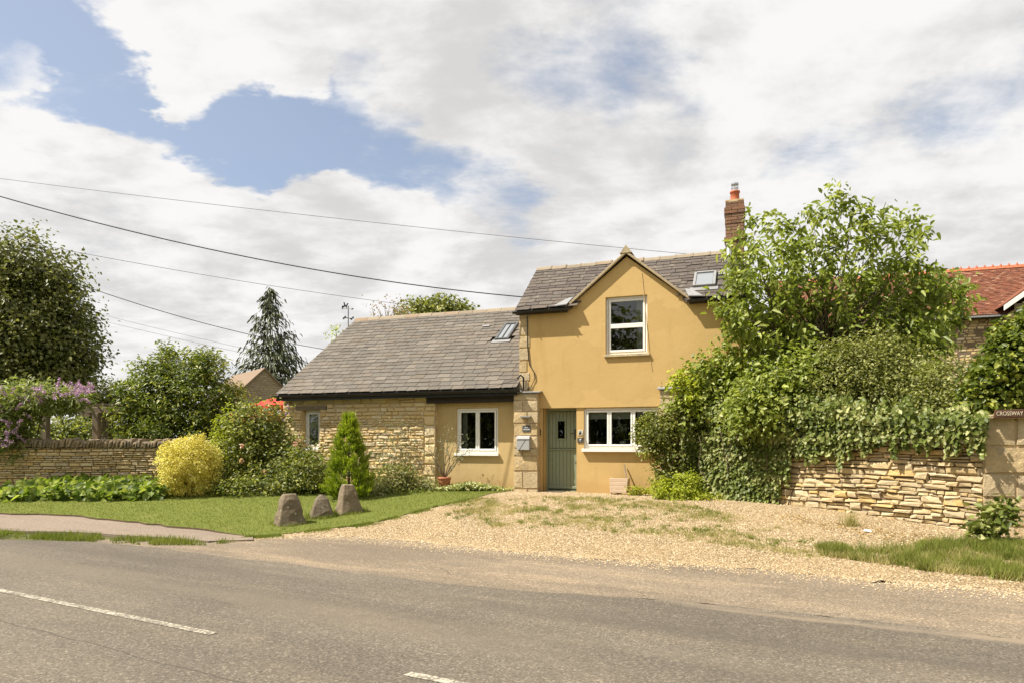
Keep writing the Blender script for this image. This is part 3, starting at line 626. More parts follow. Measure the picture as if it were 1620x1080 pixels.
sts += courses(WL, WR, 1.98, 2.5, .11, .17, .2, .5, [wh2, (-7.52, -6.5, 2.04, 2.19)])          # larger squared blocks under the eaves
z = -.1
while z < 1.95:                              # long and short corner blocks beside the rendered panel
    h = random.uniform(.17, .3); h = min(h, 1.98-z); w = random.choice((.32, .32, .32)); sts.append((WR-.16, z+h/2, w, h)); z += h
lay('stone', sts, lambda a, o, z: ((a, -o, z), 0), SVW, wall, .009, .13, (-.020, .018), 300, keep=lambda s: (s[1] < .75, -s[2]*s[3]))
MB().box(WR-.02, WR, -.0, .3, -.2, 2.17).build('quoin_return', M['stone_pale'], wing)
bevel(MB().box(-7.50, -6.52, -.015, .2, 2.065, 2.165).build('lintel', M['oldwood'], wing), .008)
MB().box(wh[0]-.004, wh[0]+.012, .0, .2, wh[2], wh[3]).build('reveal_plaster', M['tan'], wing)
w1 = window(wing, wh[0]+.012, wh[1], wh[2], wh[3], .15, 1, sill=(.0, .03, .17, .06), label='narrow white window in rubble wall')
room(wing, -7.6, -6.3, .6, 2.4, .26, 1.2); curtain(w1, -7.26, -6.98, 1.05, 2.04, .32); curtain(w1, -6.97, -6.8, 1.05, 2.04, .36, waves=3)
# rendered panel with the two-light window, under a dark beam
PV = .13; pw = (fac(722, 645, PV)[0], fac(788, 645, PV)[0], .92, 2.04)
mb = MB(); holed(mb, WR, -1.0, -.3, 2.5, PV, [pw], .12); mb.build('rendered_panel', M['tan'], wing)
MB().box(WR, -1.0, PV-.03, PV+.0-.001, -.3, .06).build('plinth', M['tan'], wing)
bevel(MB().box(-3.50, -1.06, -.05, .25, 2.17, 2.44).build('beam', M['beam'], wing), .01)
w2 = window(wing, pw[0], pw[1], pw[2], pw[3], PV+.045, 2, sill=(.03, .03, .12, .07), label='white two light casement window in tan panel')
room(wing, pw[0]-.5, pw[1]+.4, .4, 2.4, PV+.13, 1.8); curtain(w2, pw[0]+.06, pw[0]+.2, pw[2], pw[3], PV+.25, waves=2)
# roof
roof = MB(); ca, sa = math.cos(WA), math.sin(WA); RU0, RU1 = -7.99, -1.0
roof.prism([(RU0, WE+.03, WZ-.01), (RU1, WE+.03, WZ-.01), (RU1, WRV, WRZ-.03), (RU0, WRV, WRZ-.03)], (0, .03, -.06))
roof.prism([(RU0, WRV, WRZ-.03), (RU1, WRV, WRZ-.03), (RU1, 2*WRV-WE, WZ), (RU0, 2*WRV-WE, WZ)], (0, -.03, -.06))
roof = roof.build('roof', M['slate'], wing)
def roof_px(px, py, v0, z0, ang):            # pixel -> (u, distance up the slope)
    d = pdir(px, py); n = Vector((ST*-1, -CT, 0))*0; o = Vector((0, 0, HC))
    # slope normal in world
    nl = Vector((0, -math.sin(ang), math.cos(ang))); nw = Vector((CT*nl.x+ST*nl.y, -ST*nl.x+CT*nl.y, nl.z)); p0 = loc2w(0, v0, z0)
    h = o+d*((p0-o).dot(nw)/d.dot(nw))-HO; u = CT*h.x-ST*h.y; v = ST*h.x+CT*h.y
    return u, (v-v0)/math.cos(ang)
ska, skb = roof_px(783, 540, WE, WZ, WA), roof_px(819, 514, WE, WZ, WA)
SK = (ska[0], skb[0]+.04, ska[1], skb[1])
slating(roof, RU0, RU1, WE, WZ, WA, WLEN-.06, .205, .335, SLV, skip=lambda c, s, w: SK[0]-.02 < c < SK[1]+.02 and SK[2]-.1 < s < SK[3]+.05)
ridge_tiles(roof, RU0, RU1, WRV, WRZ+.03, .46, r=.13, lip=False)
MB().box(RU0, RU1, WE+.02, WE+.045, WZ-.16, WZ-.02).build('fascia', M['black'], wing)
gutter(wing, RU0-.06, RU1+.12, WE-.035, WZ-.03, .06)
def skylight(parent, u0, u1, s0, s1, v0, z0, ang, bars, mat, label, fw=.07, lift=.085, flash=True):
    T = Matrix.Translation((0, v0, z0)) @ Matrix.Rotation(ang, 4, 'X'); m = MB(); h = lift
    m.box(u0, u0+fw, s0, s1, .0, h, T).box(u1-fw, u1, s0, s1, .0, h, T).box(u0+fw, u1-fw, s1-fw, s1, .0, h+.012, T).box(u0+fw, u1-fw, s0, s0+fw*.8, 0, h, T)
    for b in range(bars): c = u0+(u1-u0)*(b+1)/(bars+1); m.box(c-.012, c+.012, s0+fw*.8, s1-fw, h-.03, h+.006, T)
    o = bevel(m.build('skylight', M[mat], parent), .006, 1); o['label'] = label
    n = bars+1; w = (u1-u0-2*fw)/n
    for k in range(n): MB().box(u0+fw+w*k+.006, u0+fw+w*(k+1)-.006, s0+fw*.7, s1-fw*.9, h-.03, h-.02, T).build('pane', M['skyglass'], o)
    if flash: MB().box(u0-.06, u1+.06, s0-.15, s0, .030, .045, T).build('flashing', M['lead'], o)
gg = material('skylight_glass'); M['skyglass'] = finish(gg, (.22, .24, .26), .08, None, spec=.9)
skylight(wing, SK[0], SK[1], SK[2], SK[3], WE, WZ, WA, 1, 'dark_grey', 'dark framed roof window in grey slates')
# slipped pale slate beside the skylight
pu, ps = roof_px(770, 518, WE, WZ, WA); MB().box(pu-.12, pu+.1, ps-.05, ps+.05, .05, .06, Matrix.Translation((0, WE, WZ)) @ Matrix.Rotation(WA, 4, 'X')).build('lead_patch', M['lead'], roof)

# ---------------------------------------------------------------- the tall ochre cottage
yel = empty('yellow_cottage', HO, -TH, label='tall ochre rendered cottage with central gable and green stable door', cat='house')
YL, YR, YE, YZ, YRV, YRZ = -1.0, 4.12, -.15, 4.33, 1.6, 5.73; YA = math.atan2(YRZ-YZ, YRV-YE); YLEN = math.hypot(YRZ-YZ, YRV-YE)
uw = (fac(958, 470)[0], fac(1024, 470)[0], 3.21, 4.53); GC, GH, GZ, GA = 1.60, 1.40, 4.33, 5.43
gz = lambda u: GA-(GA-GZ)*abs(u-GC)/GH
mb = MB(); w0, w1_, a, b = uw
mb.poly([(YL, 0, 2.0), (w0, 0, 2.0), (w0, 0, gz(w0)), (GC-GH, 0, GZ), (YL, 0, GZ)]); mb.poly([(w1_, 0, 2.0), (YR, 0, 2.0), (YR, 0, GZ), (GC+GH, 0, GZ), (w1_, 0, gz(w1_))])
mb.poly([(w0, 0, 2.0), (w1_, 0, 2.0), (w1_, 0, a), (w0, 0, a)]); mb.poly([(w0, 0, b), (w1_, 0, b), (w1_, 0, gz(w1_)), (GC, 0, GA), (w0, 0, gz(w0))])
reveal(mb, w0, w1_, a, b, 0, .12); mb.poly([(YL, 0, 2.0), (YL, .5, 2.0), (YR, .5, 2.0), (YR, 0, 2.0)])
mb.poly([(YL, 3.2, -.3), (YL, 0.03, -.3), (YL, 0, 2.0), (YL, 0, GZ), (YL, 1.6, 5.6), (YL, 3.2, GZ)]); mb.poly([(YR, 0, -.3), (YR, 3.2, -.3), (YR, 3.2, GZ), (YR, 1.6, 5.6), (YR, 0, GZ)]); mb.poly([(YL, 3.2, -.3), (YR, 3.2, -.3), (YR, 3.2, GZ), (YL, 3.2, GZ)])
mb.build('upper_wall', M['yellow'], yel)
LV = .03; DV = .35; du = (-.42, fac(912, 700, LV)[0]); lw = (fac(926, 650, .1)[0]-.02, 2.33, 1.04, 1.985)
mb = MB(); holed(mb, -.7, YR, -.3, 2.0, LV, [(du[0], du[1], -.3, 2.0), lw], .07)
for e in (du[0], du[1]): mb.poly([(e, LV, -.3), (e, LV, 2.0), (e, DV+.1, 2.0), (e, DV+.1, -.3)])
mb.build('lower_wall', M['yellow'], yel)
w3 = window(yel, w0, w1_, a, b, .075, 1, rail=3.86, fw=.05, sw=.05, sill=(.03, .06, .13, .06), sillmat='stone_pale', label='tall white sash window in the gable')
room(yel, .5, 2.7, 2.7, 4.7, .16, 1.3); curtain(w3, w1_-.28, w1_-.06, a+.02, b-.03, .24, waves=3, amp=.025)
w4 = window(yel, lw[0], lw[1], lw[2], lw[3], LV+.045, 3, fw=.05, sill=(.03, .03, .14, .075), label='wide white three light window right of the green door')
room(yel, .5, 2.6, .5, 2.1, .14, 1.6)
wd = (lw[1]-lw[0])/3
for k in range(3): MB().box(lw[0]+wd*k+.06, lw[0]+wd*(k+1)-.06, .17, .18, 1.73, 1.96).build('roller_blind', M['cream'], w4)
# stable door
door = MB().box(du[0]+.0, du[0]+.05, DV-.03, DV+.06, .03, 2.0).box(du[1]-.05, du[1], DV-.03, DV+.06, .03, 2.0).box(du[0]+.05, du[1]-.05, DV-.03, DV+.06, 1.94, 2.0).box(du[0], du[1], DV-.05, DV+.06, -.02, .03)
door = door.build('door', M['door'], yel); door['label'] = 'sage green boarded stable door with small window'
d0, d1 = du[0]+.055, du[1]-.055; nb = 8; bw = (d1-d0)/nb
gu0, gu1 = fac(882.5, 680, DV)[0], fac(893.5, 680, DV)[0]; gz0, gz1 = 1.28, 1.70
for (za, zb) in ((.06, .985), (1.045, 1.93)):
    for k in range(nb):
        a0, a1 = d0+k*bw+.003, d0+(k+1)*bw-.003
        segs = [(za, zb)]
        if za > 1 and a1 > gu0-.03 and a0 < gu1+.03: segs = [(za, gz0-.03), (gz1+.03, zb)]
        for s0, s1 in segs: bevel(MB().box(a0, a1, DV, DV+.035, s0, s1).build('board', M['door'], door), .004, 1)
MB().box(d0, d1, DV+.02, DV+.03, .06, gz0-.03).box(d0, d1, DV+.02, DV+.03, gz1+.03, 1.93).box(d0, gu0-.03, DV+.02, DV+.03, gz0-.03, gz1+.03).box(gu1+.03, d1, DV+.02, DV+.03, gz0-.03, gz1+.03).build('backing', M['door'], door)
for zz, hh in ((1.00, .05), (.07, .10)): bevel(MB().box(d0, d1, DV-.03, DV, zz, zz+hh*.6).box(d0, d1, DV-.015, DV+.0, zz-.02, zz).build('weather_bar', M['door'], door), .006, 1)
bevel(MB().box(gu0-.035, gu0, DV-.018, DV+.03, gz0-.035, gz1+.035).box(gu1, gu1+.035, DV-.018, DV+.03, gz0-.035, gz1+.035).box(gu0, gu1, DV-.018, DV+.03, gz1, gz1+.035).box(gu0, gu1, DV-.018, DV+.03, gz0-.035, gz0).build('glazing_frame', M['door'], door), .005, 1)
MB().box(gu0, gu1, DV+.008, DV+.014, gz0, gz1).build('pane', M['glass'], door)
MB().box(d1-.075, d1-.04, DV-.012, DV, 1.26, 1.50).tube([(d1-.057, DV-.01, 1.40), (d1-.057, DV-.055, 1.40), (d1-.16, DV-.058, 1.40)], .010, 8).build('handle', M['dark_grey'], door, True)
MB().lathe((d1-.05, DV-.006, .72), [(.02, -.01), (.02, .01)], 10).box(d1-.065, d1-.03, DV-.012, DV, .69, .76).build('keyhole_plate', M['steel'], door)
room(yel, -.6, .5, -.0, 2.1, DV+.07, 1.2)
bevel(MB().box(du[0]-.06, du[1]+.02, -.16, DV+.05, -.28, .0).build('doorstep', M['flag'], yel), .015)
# quoins up the left corner, the two piers
zz = 2.42
while zz < 4.24:
    h = min(random.uniform(.2, .33), 4.26-zz); w = random.choice((.20, .24, .27)); me = random.choice(SVP); o = bpy.data.objects.new('quoin', me); COL.objects.link(o); o.parent = yel
    o.matrix_local = Matrix.Translation((YL+w/2-.01, .045, zz+h/2)) @ Matrix.Diagonal((w, .12, h-.008, 1)); zz += h
def pier(u0, u1, ztop, v0, v1, cap, rows):
    core = MB().box(u0+.015, u1-.015, v0+.02, v1, -.3, ztop-.01).build('pier', M['mortar'], yel)
    z = -.25
    for r, h in enumerate(rows):
        h = min(h, ztop-z)
        if h < .05: break
        sp = [u0, u1] if r % 3 == 2 else [u0, u0+(u1-u0)*(.38 if r % 2 else .58), u1]
        for a, b in zip(sp[:-1], sp[1:]):
            o = bpy.data.objects.new('stone_block', random.choice(SVP)); COL.objects.link(o); o.parent = core
            o.matrix_local = Matrix.Translation(((a+b)/2, (v0+v1)/2-.0, z+h/2)) @ Matrix.Diagonal((b-a-.006, v1-v0, h-.008, 1))
        z += h
    o = MB(); o.prism([(u0-.05, v0-.05, ztop), (u1+.07, v0-.05, ztop), (u1+.07, v1+.0, ztop+.05), (u0-.05, v1, ztop+.05)], (0, 0, .035)); bevel(o.build('coping', M['lead'], core), .006, 1)
pier(-1.11, -.49, 2.36, -.15, .36, True, [.33, .42, .36, .18, .3, .3, .28, .27, .36, .4])
pier(2.36, 2.98, 2.36, -.13, .02, True, [.4, .36, .3, .4, .3, .36, .3, .3, .4, .4])
# roof of the tall part
mb = MB(); Y0, Y1 = YL-.06, YR+.06
vt = 1.30; zt = YZ+math.tan(YA)*(vt-YE); gl, gr2 = GC-GH+.04, GC+GH-.04
for q_ in ([(Y0, YE+.02, YZ-.01), (gl, YE+.02, YZ-.01), (GC, vt, zt-.025), (GC, YRV, YRZ-.03), (Y0, YRV, YRZ-.03)], [(gr2, YE+.02, YZ-.01), (Y1, YE+.02, YZ-.01), (Y1, YRV, YRZ-.03), (GC, YRV, YRZ-.03), (GC, vt, zt-.025)]): mb.prism(q_, (0, .03, -.06))
mb.prism([(Y0, YRV, YRZ-.03), (Y1, YRV, YRZ-.03), (Y1, 2*YRV-YE, YZ), (Y0, 2*YRV-YE, YZ)], (0, -.03, -.06))
yroof = mb.build('roof', M['slate_old'], yel)
usk = (*roof_px(1096, 458, YE, YZ, YA), *roof_px(1134, 434, YE, YZ, YA)); US = (usk[0], usk[2], usk[1], usk[3])
def skip_y(c, s, w):
    v = YE+math.cos(YA)*s; return abs(c-GC) < (GH+.02)*(1-(v-YE)/1.42)-.10 or (US[0]-.02 < c < US[1]+.02 and US[2]-.05 < s < US[3]+.02)
slating(yroof, Y0, Y1, YE, YZ, YA, YLEN-.04, .165, .36, SLO, skip=skip_y, jit=.018)
ridge_tiles(yroof, Y0, Y1-.45, YRV, YRZ+.03, .40)
# the little gable roof
gr_ = MB(); ov = -.085
for sgn in (-1, 1):
    e = (GC+sgn*(GH+.06), GZ-.03); ap = (GC, GA+.075)
    gr_.prism([(e[0], ov, e[1]), (ap[0], ov, ap[1]), (ap[0], 1.36, ap[1]), (e[0], .05, e[1])], (0, 0, .05))
gr_.build('gable_roof', M['slate_old'], yel)
for sgn in (-1, 1):
    e = Vector((GC+sgn*(GH+.07), ov-.02, GZ-.06)); ap = Vector((GC, ov-.02, GA+.05)); n = Vector((-(ap-e).z, 0, (ap-e).x)).normalized()*(1 if sgn < 0 else -1)
    bevel(MB().prism([e, ap, ap+Vector((0, 0, .07)), e+n*.05], (0, .07, 0)).build('verge', M['verge'], yel), .008, 1)
MB().prism([(GC-.14, ov-.03, GA+.06), (GC+.14, ov-.03, GA+.06), (GC, ov-.03, GA+.24)], (0, .45, 0)).build('gable_finial', M['verge'], yel)
for sgn, u in ((-1, GC-GH-.02), (1, GC+GH+.04)):
    T = Matrix.Translation((0, YE, YZ)) @ Matrix.Rotation(YA, 4, 'X'); m = MB()
    m.prism([T @ Vector(p) for p in ((u-sgn*.05, .0, .07), (u+sgn*.26, -.02, .06), (u+sgn*.02, .26, .07), (u-sgn*.14, .34, .07))], (0, 0, .02)); m.build('valley_flashing', M['lead'], yel)
gutter(yel, Y0-.05, GC-GH+.02, YE-.03, YZ-.03, .05); gutter(yel, GC+GH+.0, Y1+.05, YE-.03, YZ-.03, .05)
MB().box(Y0, GC-GH, YE+.01, .0, YZ-.09, YZ-.04).box(GC+GH, Y1, YE+.01, .0, YZ-.09, YZ-.04).build('soffit', M['beam'], yel)
skylight(yel, US[0], US[1], US[2], US[3], YE, YZ, YA, 0, 'lead', 'small grey roof window near the chimney', .06, .10)
# chimney
cu0, cu1 = fac(1148, 360, 1.5)[0], fac(1177, 360, 1.5)[0]; cv0, cv1 = 1.32, 1.80
core = MB().box(cu0+.02, cu1-.02, cv0+.02, cv1-.02, 5.2, 6.86).build('chimney', M['mortar'], yel)
bme = bpy.data.meshes.new('brick'); t_ = MB().box(-.5, .5, -.5, .5, -.5, .5); bme.from_pydata(t_.V, [], t_.F); bme.materials.append(M['brick'])
def brick(c, s, par):
    o = bpy.data.objects.new('brick', bme); COL.objects.link(o); o.parent = par; o.location = c; o.scale = s; o.rotation_euler = (0, 0, random.gauss(0, .006))
z = 5.25; k = 0; CH = .078
while z < 6.86:
    ex = .030 if (6.50 < z < 6.66 or 5.90 < z < 6.00) else (.012 if 6.3 < z <= 6.5 else 0.0)
    a, b, c, d = cu0-ex, cu1+ex, cv0-ex, cv1+ex; m = (a+b)/2+(.065 if k % 2 else -.065)
    for (p, q) in ((a, m), (m, b)):
        for y_ in (c+.05, d-.05): brick(((p+q)/2, y_, z+CH/2), (q-p-.011, .10, CH-.012), core)
    for x_ in (a+.05, b-.05): brick((x_, (c+d)/2, z+CH/2), (.10, d-c-.212, CH-.012), core)
    z += CH; k += 1
MB().prism([(cu0+.0, cv0+.0, 6.86), (cu1, cv0, 6.86), (cu1, cv1, 6.86), (cu0, cv1, 6.86)], (0, 0, .05)).build('flaunching', M['mortar'], core)
cc = ((cu0+cu1)/2, (cv0+cv1)/2)
MB().lathe((*cc, 6.90), [(.125, 0), (.118, .02), (.105, .06), (.100, .22), (.118, .235), (.118, .27), (.09, .275)], 20).build('chimney_pot', M['pot_red'], core, True)
m = MB().lathe((*cc, 7.16), [(.075, 0), (.075, .07), (.085, .075), (.085, .09), (.07, .095)], 18).lathe((*cc, 7.33), [(.088, 0), (.088, .03), (.02, .045)], 18)
for k in range(10): a = k*.628; m.tube([(cc[0]+.072*math.cos(a), cc[1]+.072*math.sin(a), 7.24), (cc[0]+.072*math.cos(a), cc[1]+.072*math.sin(a), 7.345)], .007, 5)
m.build('cowl', M['steel'], core)
fu, fs = roof_px(1153, 431, YE, YZ, YA); fv = YE+math.cos(YA)*fs; fz = YZ+math.sin(YA)*fs
fl = MB().tube([(fu, fv, fz-.05), (fu, fv, fz+.62)], .052, 14).tube([(fu, fv, fz+.60), (fu, fv, fz+.66)], .066, 14).build('flue_pipe', M['steel'], yel, True)
MB().lathe((fu, fv, fz-.02), [(.15, 0), (.13, .05), (.06, .13)], 12).build('flue_collar', M['lead'], fl)
MB().box(fu-.22, fu+.25, fs-.19, fs-.02, .045, .06, Matrix.Translation((0, YE, YZ)) @ Matrix.Rotation(YA, 4, 'X')).build('flue_flashing', M['lead'], fl)
# cables down the left corner
MB().tube([(-.80, -.015, 4.22), (-.79, -.02, 3.5), (-.74, -.022, 3.05), (-.62, -.024, 2.86), (-.60, -.022, 2.72), (-.70, -.02, 2.52), (-.80, -.03, 2.45)], .012, 6).build('cable', M['cable'], yel)
MB().tube([(-.98, -.2, 2.72), (-.93, -.12, 2.80), (-.88, -.06, 2.74), (-.88, -.05, 2.44)], .022, 8).build('swan_neck_pipe', M['black'], yel)
MB().tube([(1.95, -.006, 5.02), (2.0, -.006, 4.5), (2.12, -.006, 3.2), (2.18, -.006, 2.8)], .007, 4).build('wire', M['tan'], yel)

# ================================================================== things fixed to the cottage or standing by it
def at_house(name, u, v, z, **kw): return empty(name, loc2w(u, v, z), -TH, **kw)
# grey letter box on the pier
mu0, mz0 = fac(819.5, 711, -.15); mu1, mz1 = fac(839.5, 688.5, -.15)
o = at_house('letter_box', (mu0+mu1)/2, -.15, mz0, label='grey metal letter box with slanted line on stone pier', cat='letter box')
hw = (mu1-mu0)/2; hh = mz1-mz0
bevel(MB().box(-hw, hw, -.11, -.001, 0, hh*.74).build('box', M['grey_paint'], o), .008)
bevel(MB().prism([(-hw-.006, -.125, hh*.755), (-hw-.006, -.001, hh*.755), (-hw-.006, -.001, hh), (-hw-.006, -.10, hh*.95)], (2*hw+.012, 0, 0)).build('lid', M['grey_paint'], o), .006)
MB().prism([(-hw*.62, -.1125, .005), (-hw*.52, -.1125, .005), (hw*.5, -.1125, hh*.73), (hw*.4, -.1125, hh*.73)], (0, .0015, 0)).build('slanted_line', M['dark_grey'], o)
# ledge and name plaque above it
lu, lz = fac(833, 659, -.15)
bevel(MB().box(-.125, .125, -.11, .0, -.012, .02).build('slate_ledge', M['lead'], None, label='small slate ledge projecting above the name plaque', cat='ledge'), .004).matrix_world = Matrix.Translation(loc2w(lu, -.15, lz)) @ Matrix.Rotation(-TH, 4, 'Z')
nu, nz = fac(833, 677, -.15); o = at_house('name_plaque', nu, -.15, nz, label='small dark slate name plaque above grey letter box', cat='plaque')
bevel(MB().box(-.10, .10, -.02, -.001, -.075, .075).build('plate', M['dark_grey'], o), .004)
r2 = random.Random(3)                    # the worn lettering: illegible strokes in two lines
for z_, a_, b_ in ((.02, -.045, .045), (-.025, -.075, .075)):
    u = a_; m = MB()
    while u < b_: w = r2.uniform(.006, .011); m.box(u, u+w, -.0225, -.0205, z_-.009, z_+r2.uniform(.005, .012)); m.box(u-.001, u+w+.007, -.0222, -.0205, z_-.002, z_+.001); u += w+.007
    m.build('lettering', M['white'], o)
# number plate, wall lamp and bell right of the door
bu, bz = fac(918.5, 695.5, .03); o = at_house('number_plate', bu, .03, bz, label='small dark plate with white mark right of the green door', cat='plate')
bevel(MB().box(-.075, .075, -.02, -.001, -.055, .055).build('plate', M['dark_grey'], o), .004)
MB().tube([(-.02, -.0225, .0), (.02, -.0225, .02), (-.005, -.0225, -.03)], .006, 5).tube([(-.015, -.0225, .02), (.02, -.0225, .02)], .005, 5).build('white_mark', M['white'], o)
bu, bz = fac(918.5, 684, .03); o = at_house('wall_lamp', bu, .03, bz, label='small black wall light above number plate by the door', cat='lamp')
bevel(MB().box(-.06, .06, -.012, -.001, -.06, .07).build('back_plate', M['cream'], o), .004)
MB().tube([(0, -.01, .03), (0, -.05, .045), (0, -.06, .02)], .009, 6).lathe((0, -.06, -.045), [(.02, 0), (.026, .01), (.024, .055), (.008, .07)], 10).build('lantern', M['black'], o, True)
bu, bz = fac(856, 683, .0); o = bevel(MB().box(-.003, .018, -.035, .035, -.07, .07).build('door_bell', M['black'], None, label='black door bell box on the door reveal', cat='door bell'), .004)
o.matrix_world = Matrix.Translation(loc2w(-.488, .05, bz)) @ Matrix.Rotation(-TH, 4, 'Z')
# door mat
bevel(MB().box(-.33, .12, -.10, .22, .0, .018).build('door_mat', M['mat'], None, label='dark door mat on the stone doorstep', cat='door mat'), .006).matrix_world = Matrix.Translation(loc2w(-.02, -.02, .001)) @ Matrix.Rotation(-TH, 4, 'Z')
# slatted barrow leaning on the wall
q0 = fac(965, 780, -.25); q1 = fac(994, 757, -.25); o = at_house('wooden_barrow', (q0[0]+q1[0])/2, -.22, .0, label='bleached slatted wooden barrow leaning under the wide window', cat='barrow')
bwid = (q1[0]-q0[0])/2; bh = .33
for k in range(4):
    z0 = .05+k*bh/4; s_ = .9+.1*k/3; y0 = -.12+.05*k/3
    bevel(MB().box(-bwid*s_, bwid*s_, y0-.02, y0+.02, z0, z0+bh/4-.008).build('slat', M['pinewood'], o), .006)
for sx in (-1, 1): MB().prism([(sx*bwid*.93, -.10, .05), (sx*bwid*.93, .2, .05), (sx*bwid*1.0, .2, bh+.04), (sx*bwid*1.0, -.05, bh+.04)], (.015*-sx, 0, 0)).build('side_board', M['pinewood'], o)
bevel(MB().box(-bwid*.85, -bwid*.7, -.10, -.06, -.015, .06).build('leg', M['pinewood'], o), .004)
m = MB().tube([Vector((bwid+.12, -.02, .09))+Vector((.0, .085*math.cos(t*.3927), .085*math.sin(t*.3927))) for t in range(17)], .012, 6, cap=False)
for t in range(4): a_ = t*.785; m.tube([(bwid+.12, -.02-.08*math.cos(a_), .09-.08*math.sin(a_)), (bwid+.12, -.02+.08*math.cos(a_), .09+.08*math.sin(a_))], .007, 5)
m.tube([(bwid, -.02, .09), (bwid+.14, -.02, .09)], .012, 6); m.build('wheel', M['dark_grey'], o)
MB().tube([(bwid*.9, -.02, .30), (bwid*.55, .12, .52), (bwid*.35, .2, .68)], .016, 6).build('handle', M['oldwood'], o)  # dark stick modelled in place of a handle's shadow on the wall
# flowers in a vase behind the wide window
vu = fac(985, 690, .25)[0]; o = at_house('flower_vase', vu, .26, 1.06, label='white vase of pale lilies standing inside the wide window', cat='vase')
MB().lathe((0, 0, 0), [(.055, 0), (.07, .05), (.075, .13), (.06, .16)], 16).build('vase', M['white'], o, True)
tips = [Vector((random.uniform(-.16, .16), random.uniform(-.06, .06), random.uniform(.36, .58))) for _ in range(14)]; stems('stem', (0, 0, .12), tips, .006, .003, M['bark'], o)
tp = np.array(tips); idx = np.repeat(np.arange(14), 6); d = rdir(84); leaves('petal', tp[idx]+d*.01, d, rdir(84), .07, .03, L['white'], o)
idx = np.repeat(np.arange(14), 8); pos = tp[idx]*RS.uniform(.45, .85, (112, 1)); d = rdir(112); leaves('leaf', pos, d+np.array([0, 0, .5]), rdir(112), .12, .022, L['rose'], o)
# weathervane at the far gable end of the stone wing
wv = P(551, 514, 22.6); o = empty('weathervane', wv, -TH, label='black weathervane with horse and rider above the stone wing gable', cat='weathervane')
MB().tube([(0, 0, -.25), (0, 0, .62)], .014, 6).build('pole', M['black'], o)
m = MB().tube([(-.17, 0, .22), (.17, 0, .22)], .010, 5).tube([(0, -.17, .22), (0, .17, .22)], .010, 5)
for dx, dy in ((-.18, 0), (.18, 0), (0, -.18), (0, .18)): m.box(dx-.03, dx+.03, dy-.006, dy+.006, .19, .255)
m.build('compass_arms', M['black'], o)
MB().tube([(-.21, 0, .545), (.16, 0, .515)], .014, 5).prism([(.13, -.006, .55), (.13, -.006, .48), (.22, -.006, .512)], (0, .012, 0)).prism([(-.24, -.006, .585), (-.24, -.006, .52), (-.17, -.006, .545)], (0, .012, 0)).build('arrow', M['black'], o)
hp = [(-.24, .60), (-.21, .67), (-.15, .66), (-.14, .70), (-.17, .77), (-.13, .78), (-.10, .70), (-.06, .67), (-.01, .74), (.03, .73), (.01, .70), (-.03, .64), (-.04, .56), (-.06, .55), (-.07, .62), (-.12, .62), (-.17, .60), (-.19, .56), (-.21, .57), (-.20, .61)]
MB().prism([(x_-.02, -.006, z_-.02) for x_, z_ in hp], (0, .012, 0)).build('horse_and_rider', M['black'], o)

# ================================================================== garden wall on the left
GW0, GW1 = Vector((-17.0, 17.75, .25)), Vector((-6.45, 18.15, .25)); gd = (GW1-GW0); glen = gd.length; gd.normalize(); gang = math.atan2(gd.y, gd.x)
gw = empty('garden_wall', (GW0.x, GW0.y, 0), gang, label='long dry stone garden wall with upright coping stones on the left', cat='wall')
WT = 1.44
base = lambda a: float(zg(GW0.x+gd.x*a, GW0.y+gd.y*a))
MB().box(0, glen, .05, .45, -.1, WT-.02).build('core', M['joint'], gw)
vis = [s for s in courses(1.5, 9.0, .3, WT, .05, .115, .10, .36, wav=.012)]
lay('stone', vis, lambda a, o, z: ((a, -o, z), 0), SV, gw, .010, .13, (-.016, .026), 300, keep=lambda s: (s[0] > 7.6 or s[0] < 3.2 or s[1] < .5, -s[2]*s[3]))
a = 1.0; cvar = stone_variants('coping_stone', M['stone_dark'], 6, .12, .08, .07, .1)
while a < 9.6:
    w = random.uniform(.045, .10); h = random.uniform(.17, .26)
    o = bpy.data.objects.new('coping_stone', random.choice(cvar)); COL.objects.link(o); o.parent = gw
    o.matrix_local = Matrix.Translation((a, .23, WT+h/2-.01)) @ Matrix.Rotation(random.gauss(.22, .12), 4, 'Y') @ Matrix.Diagonal((w, .50+random.gauss(0, .02), h, 1)); a += w*1.02

# ================================================================== boundary wall and gate pier on the right
BW = [Vector((4.02, 14.75, 0)), Vector((5.22, 13.1, 0)), Vector((7.02, 10.18, 0))]
bw = empty('boundary_wall', (0, 0, 0), 0, label='curving dry stone boundary wall under the ivy on the right', cat='wall')
seg = [(BW[i], BW[i+1]) for i in range(2)]; cum = [0, (BW[1]-BW[0]).length]; cum.append(cum[1]+(BW[2]-BW[1]).length)
def bframe(a, o, z):
    i = 0 if a < cum[1] else 1; p, q = seg[i]; d = (q-p).normalized(); n = Vector((d.y, -d.x, 0)); n = n if n.y < 0 else -n
    if i == 0 and n.x > 0: n = -n
    p = p+d*(a-cum[i])+n*o; return (p.x, p.y, z), math.atan2(d.y, d.x)
m = MB()
for p, q in seg:
    d = (q-p).normalized(); T = Matrix.Translation((p.x, p.y, 0)) @ Matrix.Rotation(math.atan2(d.y, d.x), 4, 'Z'); m.box(-.05, (q-p).length+.05, .05, .46, -.1, 1.47, T)
m.build('core', M['joint'], bw)
wtop = lambda a: 1.50+.14*a/cum[2]+.03*math.sin(a*3)
bs_ = courses(.1, cum[2], .1, 1.8, .042, .125, .09, .40, top=wtop, wav=.03)
